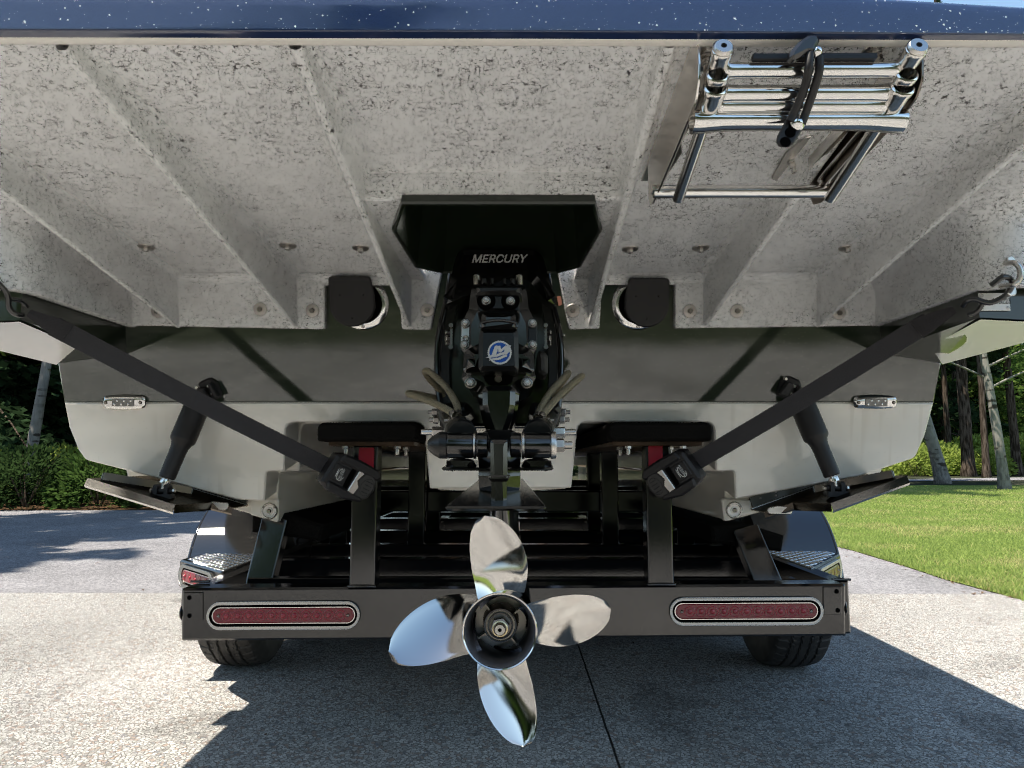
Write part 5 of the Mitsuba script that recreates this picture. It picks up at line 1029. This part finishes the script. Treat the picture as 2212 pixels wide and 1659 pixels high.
# wheels, fenders and diamond plate steps
RW, WY = .335, 3.28
def tyre(Xc, w, o):
    th = np.linspace(0, 2 * np.pi, 361)[:-1]; hw = w / 2
    pr = [(-hw * .80, .20), (-hw * .97, .235), (-hw * 1.03, .275), (-hw * .99, .307), (-hw * .90, .322)]
    tread = [(-hw * .90 + hw * 1.80 * t, .335 - .012 * abs(2 * t - 1) ** 2.6) for t in np.linspace(0.02, .98, 64)]
    prof_ = np.array(pr + tread + [(-x, r) for x, r in pr[::-1]])
    TH, K = np.meshgrid(th, np.arange(len(prof_)), indexing="ij"); x, r = prof_[K, 0], prof_[K, 1].copy(); u = x / hw
    tr_ = (np.abs(u) < .93) & (r > .316)
    groove = np.zeros_like(r)
    for c in (-.50, -.17, .17, .50): groove = np.maximum(groove, (np.abs(u - c - .012 * np.sign(np.sin(TH * 60))) < .045))
    lat = ((TH * 46 / (2 * np.pi) + .35 * np.abs(u)) % 1 < .16) & (np.abs(u) > .55); sip = ((TH * 92 / (2 * np.pi) + .9 * u) % 1 < .14) & (np.abs(u) > .2) & (np.abs(u) < .48)
    r = r - np.where(tr_, np.maximum(groove * .0075, np.maximum(lat * .0055, sip * .0035)), 0)
    v = np.stack([Xc + x, o[1] + r * np.cos(TH), o[2] + r * np.sin(TH)], -1).reshape(-1, 3); a, b = TH.shape; f = []
    for i in range(a):
        i2 = (i + 1) % a; k = np.arange(b - 1); f += np.stack([i * b + k, i2 * b + k, i2 * b + k + 1], 1).tolist() + np.stack([i * b + k, i2 * b + k + 1, i * b + k + 1], 1).tolist()
    return TM(v, f)
for s in (-1, 1):
    side = "left" if s < 0 else "right"
    Xo = -1.325 if s < 0 else 1.295; Xi = Xo - s * .235; Xc = (Xo + Xi) / 2
    for j, Y in enumerate((WY, WY + .80)):
        o = np.array([0, Y, RW]); K = TR + ("wheel" if (s < 0 and j == 0) else "wheel_001" if (s > 0 and j == 0) else "wheel_002" if s < 0 else "wheel_003")
        obj(K + "__tyre", tyre(Xc, .235, o), "tyre_rubber", 25); obj(K + "__rim", lathe([(0, .07), (.05, .075), (.12, .055), (.19, .03), (.205, .06), (.208, -.10), (0, -.10)], [Xc, Y, RW], [s, 0, 0], 40), "brushed", 40)
        obj(TR + "axle", tube(np.array([[Xc, Y, RW], [-.02, Y, RW - .02]]), .032, 16), "paint_black", True)
    # fender: a rolled sheet over both wheels
    Rf = .405; a = np.linspace(np.radians(200), np.radians(90), 28); WF = WY + .075
    arc = [(WF + Rf * math.cos(t), RW + Rf * math.sin(t)) for t in a] + [(WF + .80 + Rf * math.cos(t), RW + Rf * math.sin(t)) for t in np.linspace(np.radians(90), np.radians(-20), 28)]
    arc = np.array(arc); inn = WY + .4, RW; xo, xi = Xo + s * .030, Xi - s * .05
    th_ = .004; nrm_ = np.array([nrm(p - (np.array([min(max(p[0], WF), WF + .8), RW]))) for p in arc])
    def strip(xa, xb, off): return np.stack([np.column_stack([np.full(len(arc), x), arc[:, 0] + nrm_[:, 0] * off, arc[:, 1] + nrm_[:, 1] * off]) for x in np.linspace(xa, xb, 5)], 1)
    sheets = []
    for off in (0, th_):
        g = strip(xo, xi, off); n_, m_ = g.shape[:2]; f = []
        for i in range(n_ - 1):
            k = np.arange(m_ - 1); f += np.stack([i * m_ + k, (i + 1) * m_ + k, (i + 1) * m_ + k + 1], 1).tolist() + np.stack([i * m_ + k, (i + 1) * m_ + k + 1, i * m_ + k + 1], 1).tolist()
        sheets.append(TM(g.reshape(-1, 3), f))
    key = obj(TR + "fender", cat(sheets), "gel_navy" if False else "fender_paint", True, label=f"dark glossy {side} fender arching over the wheels")
    edge_ = np.column_stack([np.full(len(arc), xo), arc]); obj(key + "__rolled_edge", tube(edge_, .007, 10), "fender_paint", True)
    sk = np.vstack([arc, [[WF + 1.15, RW + .02], [WF - .33, RW + .02]]]); obj(key + "__skirt", slab(np.vstack([arc, arc[::-1] - nrm_[::-1] * .07]), xo - .003, xo + .003, SIDE, 0), "fender_paint", False)
    # step behind the fender: outer end farther forward than the inner
    I0 = P(*((482, 1236) if s < 0 else c8(1330, 408)), YC + .30); zs = I0[2]
    O0 = PZ(*((388.7, 1209) if s < 0 else c8(1448, 345)), zs)
    yf = WF - math.sqrt(Rf ** 2 - (zs - RW) ** 2) + .004
    top = [(I0[0] - s * .16, I0[1] - .165 if False else I0[1] - .16), (O0[0], O0[1]), (O0[0], max(yf, O0[1] + .12)), (I0[0] - s * .10, max(yf, O0[1] + .12))]
    top = [tuple(I0[:2]), tuple(O0[:2]), (O0[0] * 1.0, yf + .02), (I0[0] - s * .0, yf + .02)]
    key = obj(TR + "step", slab(rnd(top, .012), zs - .105, zs, PLAN, .006), "paint_black", 30, label=f"diamond plate step at the {side} rear corner of the frame")
    fx = nrm(np.array(O0[:2]) - np.array(I0[:2])); 
    # raised bars of the tread plate
    bars = []; poly = Polygon(top).buffer(-.018)
    from shapely.geometry import Point
    ux = np.array([1, 0]); 
    for i in range(-30, 31):
        for j in range(-30, 31):
            cx_, cy_ = Xc + i * .024, YC + .55 + j * .024
            if not poly.contains(Point(cx_, cy_)): continue
            ang = .72 if (i + j) % 2 else -.72; b_ = ball([0, 0, 0], .0145, (0, 0, 1), .2, 10, True); v = np.array(b_.vertices); v[:, 1] *= .33; c, q = math.cos(ang), math.sin(ang)
            bars.append(TM(np.column_stack([cx_ + v[:, 0] * c - v[:, 1] * q, cy_ + v[:, 0] * q + v[:, 1] * c, zs + v[:, 2]]), b_.faces))
    obj(key + "__tread_bar", cat(bars), "tread_metal", True); labels[key + "__tread_bar"] = {"kind": "stuff"}
    mid_ = (I0 + O0) / 2 - [0, 0, .053]; ex = nrm((O0 - I0) * [1, 1, 0]) * (1 if s > 0 else -1); L_ = np.linalg.norm((O0 - I0)[:2])
    fr = Fr(mid_, ex, [0, 0, 1])
    lamp_o = mid_ + fr.ez * .001 + (O0 - I0) * .06
    tail_lamp(lamp_o, ex, L_ * .80, .082, L_ * .64, .042, 5, TR + "step_lamp", f"short lamp with bright bezel on the {side} step", "red_lens" if s < 0 else "amber_lens", "red_led" if s < 0 else "amber_lens")
# ================================================================ tie-down straps from the platform corners to the trailer posts
def strap(s):
    side = "left" if s < 0 else "right"; K = "tie_down_strap" if s < 0 else "tie_down_strap_001"
    thing(K, f"black webbing strap with hook and ratchet across the {side} half of the transom", "strap", "tie-down straps")
    labels[K].pop("group")
    if s < 0: S, E = P(116, 704, 1.74), P(722, 1015, 2.125)
    else: S, E = P(2008, 694, 1.74), P(1478, 1012, 2.125)
    d = nrm(E - S); view = nrm((S + E) / 2 - EYE); up = nrm(np.cross(d, view)); up = up if up[2] > 0 else -up; W = .0505
    n = 40; t = np.linspace(0, 1, n)[:, None]; c = S + (E - S) * t + np.array([0, 0, -.004]) * np.sin(t * np.pi)
    tw = np.exp(-t / .05) * .0
    nv = nrm(np.cross(d, up)); nv = nv if nv @ view < 0 else -nv
    cross = np.array([(-.5, 0), (-.49, .5), (.49, .5), (.5, 0), (.49, -.5), (-.49, -.5)])
    v = (c[:, None, :] + cross[None, :, :1] * W * up + cross[None, :, 1:] * .0024 * nv).reshape(-1, 3); k = 6; f = []
    for i in range(n - 1):
        for j in range(k): j2 = (j + 1) % k; f += [[i * k + j, i * k + j2, (i + 1) * k + j2], [i * k + j, (i + 1) * k + j2, (i + 1) * k + j]]
    obj(K + "__webbing", TM(v, f), "webbing", 30)
    # sewn loop gathered into the hook, with stitching
    hook_eye = P(*((62, 676) if s < 0 else (2062, 668)), 1.655)
    n2 = 16; t2 = np.linspace(0, 1, n2); pts = []
    for tt in t2:
        cc = S + d * .035 + (hook_eye - S - d * .035) * tt; wdt = W * (1 - .66 * tt ** 1.4); fold = .35 * tt; pts.append([cc + a * wdt * up + nv * (b * (.006 + .004 * tt) + .004 + fold * .012 * math.cos(a * 14)) for a, b in [(-.5, 0), (-.25, .5), (0, .3), (.25, .5), (.5, 0), (.25, -.5), (0, -.3), (-.25, -.5)]])
    v = np.array(pts).reshape(-1, 3); k = 8; f = []
    for i in range(n2 - 1):
        for j in range(k): j2 = (j + 1) % k; f += [[i * k + j, i * k + j2, (i + 1) * k + j2], [i * k + j, (i + 1) * k + j2, (i + 1) * k + j]]
    obj(K + "__sewn_loop", TM(v, f), "webbing", 40)
    st_ = []
    for i in range(9):
        for j in range(12): a = S + d * (.034 - .052 * (i / 8)) + up * W * (j / 11 - .5) * .86 + nv * .0085; st_.append(bar(a - d * .0016, a + d * .0016, .0006, .0006, up=nv, bev=0))
    obj(K + "__stitching", cat(st_), "rubber_grey", False); labels[K + "__stitching"] = {"kind": "stuff"}
    # S-shaped hook
    r1 = crop(2200, 560, 5.53)
    if s > 0: pth = [(1215, 760, 1.575), (1290, 700, 1.57), (1370, 645, 1.565), (1470, 665, 1.57), (1500, 740, 1.585), (1440, 860, 1.60), (1330, 940, 1.61), (1210, 990, 1.615), (1100, 975, 1.62), (1000, 940, 1.625), (890, 960, 1.635), (835, 1040, 1.65)]; pth = [P(*r1(x, y), Y) for x, y, Y in pth]; pth2 = [P(*r1(x, y), Y) for x, y, Y in ((1100, 985, 1.625), (1080, 1040, 1.632), (1010, 1120, 1.645), (900, 1160, 1.655))]
    else:
        l1 = crop(0, 650, 5.53); pth = [(-260, 250, 1.575), (-220, 130, 1.57), (-120, 130, 1.575), (-40, 215, 1.585), (60, 320, 1.60), (110, 420, 1.61), (120, 540, 1.62), (170, 620, 1.63), (240, 655, 1.64), (310, 660, 1.652)]; pth = [P(*l1(x, y), Y) for x, y, Y in pth]; pth2 = [P(*l1(x, y), Y) for x, y, Y in ((125, 440, 1.615), (200, 450, 1.625), (300, 480, 1.64), (365, 550, 1.655))]
    obj(K + "__hook", cat(tube(cr(pth, 8), .0062, 14), tube(cr(pth2, 8), .0055, 14)), "drive_black", True, label="black coated steel hook")
    # ratchet: box, raised label face, bright lever, rubber release pad
    C = P(*((755, 1034) if s < 0 else (1453, 1029)), 2.10); fx = d; fy = up
    o = C - d * .0; fr = Fr(o, fx, fy)
    if fr.ez @ view > 0: fr = Fr(o, fx, -fy)
    sg = 1 if (fr.ey @ np.array([0, 0, 1])) > 0 else -1
    q = lambda pts: np.array([(x, y * sg) for x, y in pts])
    body = q([(-.075, -.045), (-.070, .046), (-.045, .058), (.020, .056), (.030, .046), (.030, -.046), (.020, -.058), (-.050, -.056)])
    obj(K + "__ratchet_body", slab(rnd(body, .010), -.055, .012, fr, .008), "plastic_black", 30, label=f"black ratchet housing on the {side} bunk post")
    obj(K + "__ratchet_wing", slab(rnd(q([(-.06, .030), (.075, .030), (.080, .044), (.062, .060), (.0, .062), (-.05, .058)]), .008), -.03, .020, fr, .006), "plastic_black", 30); obj(K + "__ratchet_wing", slab(rnd(q([(-.06, -.030), (.055, -.030), (.062, -.046), (.0, -.062), (-.05, -.058)]), .008), -.03, .020, fr, .006), "plastic_black", 30)
    obj(K + "__label_face", slab(rnd(q([(-.060, -.024), (-.012, -.024), (-.012, .024), (-.060, .024)]), .004), .010, .016, fr, .002), "plastic_black", 30)
    obj(K + "__slot", slab(q([(-.011, -.029), (.004, -.029), (.004, .029), (-.011, .029)]), .008, .0145, fr), "hole_black", False)
    obj(K + "__lever", slab(rnd(q([(.006, -.034), (.028, -.037), (.032, -.010), (.020, .005), (.024, .020), (.030, .034), (.010, .034)]), .004), .010, .020, fr, .002), "brushed", 30, label="bright metal ratchet lever")
    pad = q([(.024, -.038), (.050, -.044), (.072, -.030), (.080, 0), (.074, .030), (.052, .044), (.030, .036), (.022, .020), (.019, .004), (.030, -.010)])
    kp = obj(K + "__release_pad", slab(rnd(pad, .010), -.02, .018, fr, .006), "rubber_grey", 30)
    for i in range(4): obj(kp + "__ridge", slab(rnd(q([(.044 + i * .0, -.018 + i * .011), (.066, -.018 + i * .011), (.066, -.0150 + i * .011), (.044, -.0150 + i * .011)]), .001), .0175, .0192, fr, .0004), "plastic_black", False)
    obj(K + "__release_ring", tube(fr(np.column_stack([.054 + .019 * np.cos(np.linspace(0, 2 * np.pi, 30)[:-1]), .026 * np.sin(np.linspace(0, 2 * np.pi, 30)[:-1]), np.full(29, .0178)])), .0011, 6, True), "plastic_black", True)
    # white emblem on the label face: slanted lines of script with a swoosh
    fe = Fr(fr([-.036, 0, .016]), -fr.ey * sg if s < 0 else fr.ey * sg, fr.ex * (1 if s < 0 else -1)); 
    if fe.ez @ view > 0: fe = Fr(fe.o, -fe.ex, fe.ey)
    w_ = []
    for y, a, b in ((.006, -.017, .013), (.001, -.015, .016)):
        pth = [(a + (b - a) * i / 16, y + .0022 * (1 if i % 2 else -1) + .003 * (i / 16 - .5)) for i in range(17)]; w_.append(tube(fe(np.array([(x, yy, .0004) for x, yy in pth])), .0009, 5))
    w_.append(tube(fe(np.array([(.019 * math.cos(t), .0105 * math.sin(t) + .003, .0004) for t in np.linspace(-2.6, 1.3, 24)])), .0009, 5)); w_.append(tube(fe(np.array([(-.012, -.011, .0004), (.014, -.0105, .0004)])), .0008, 5))
    obj(K + "__emblem", cat(w_), "white_paint", True, label="white script emblem on the ratchet housing")
strap(-1); strap(1)
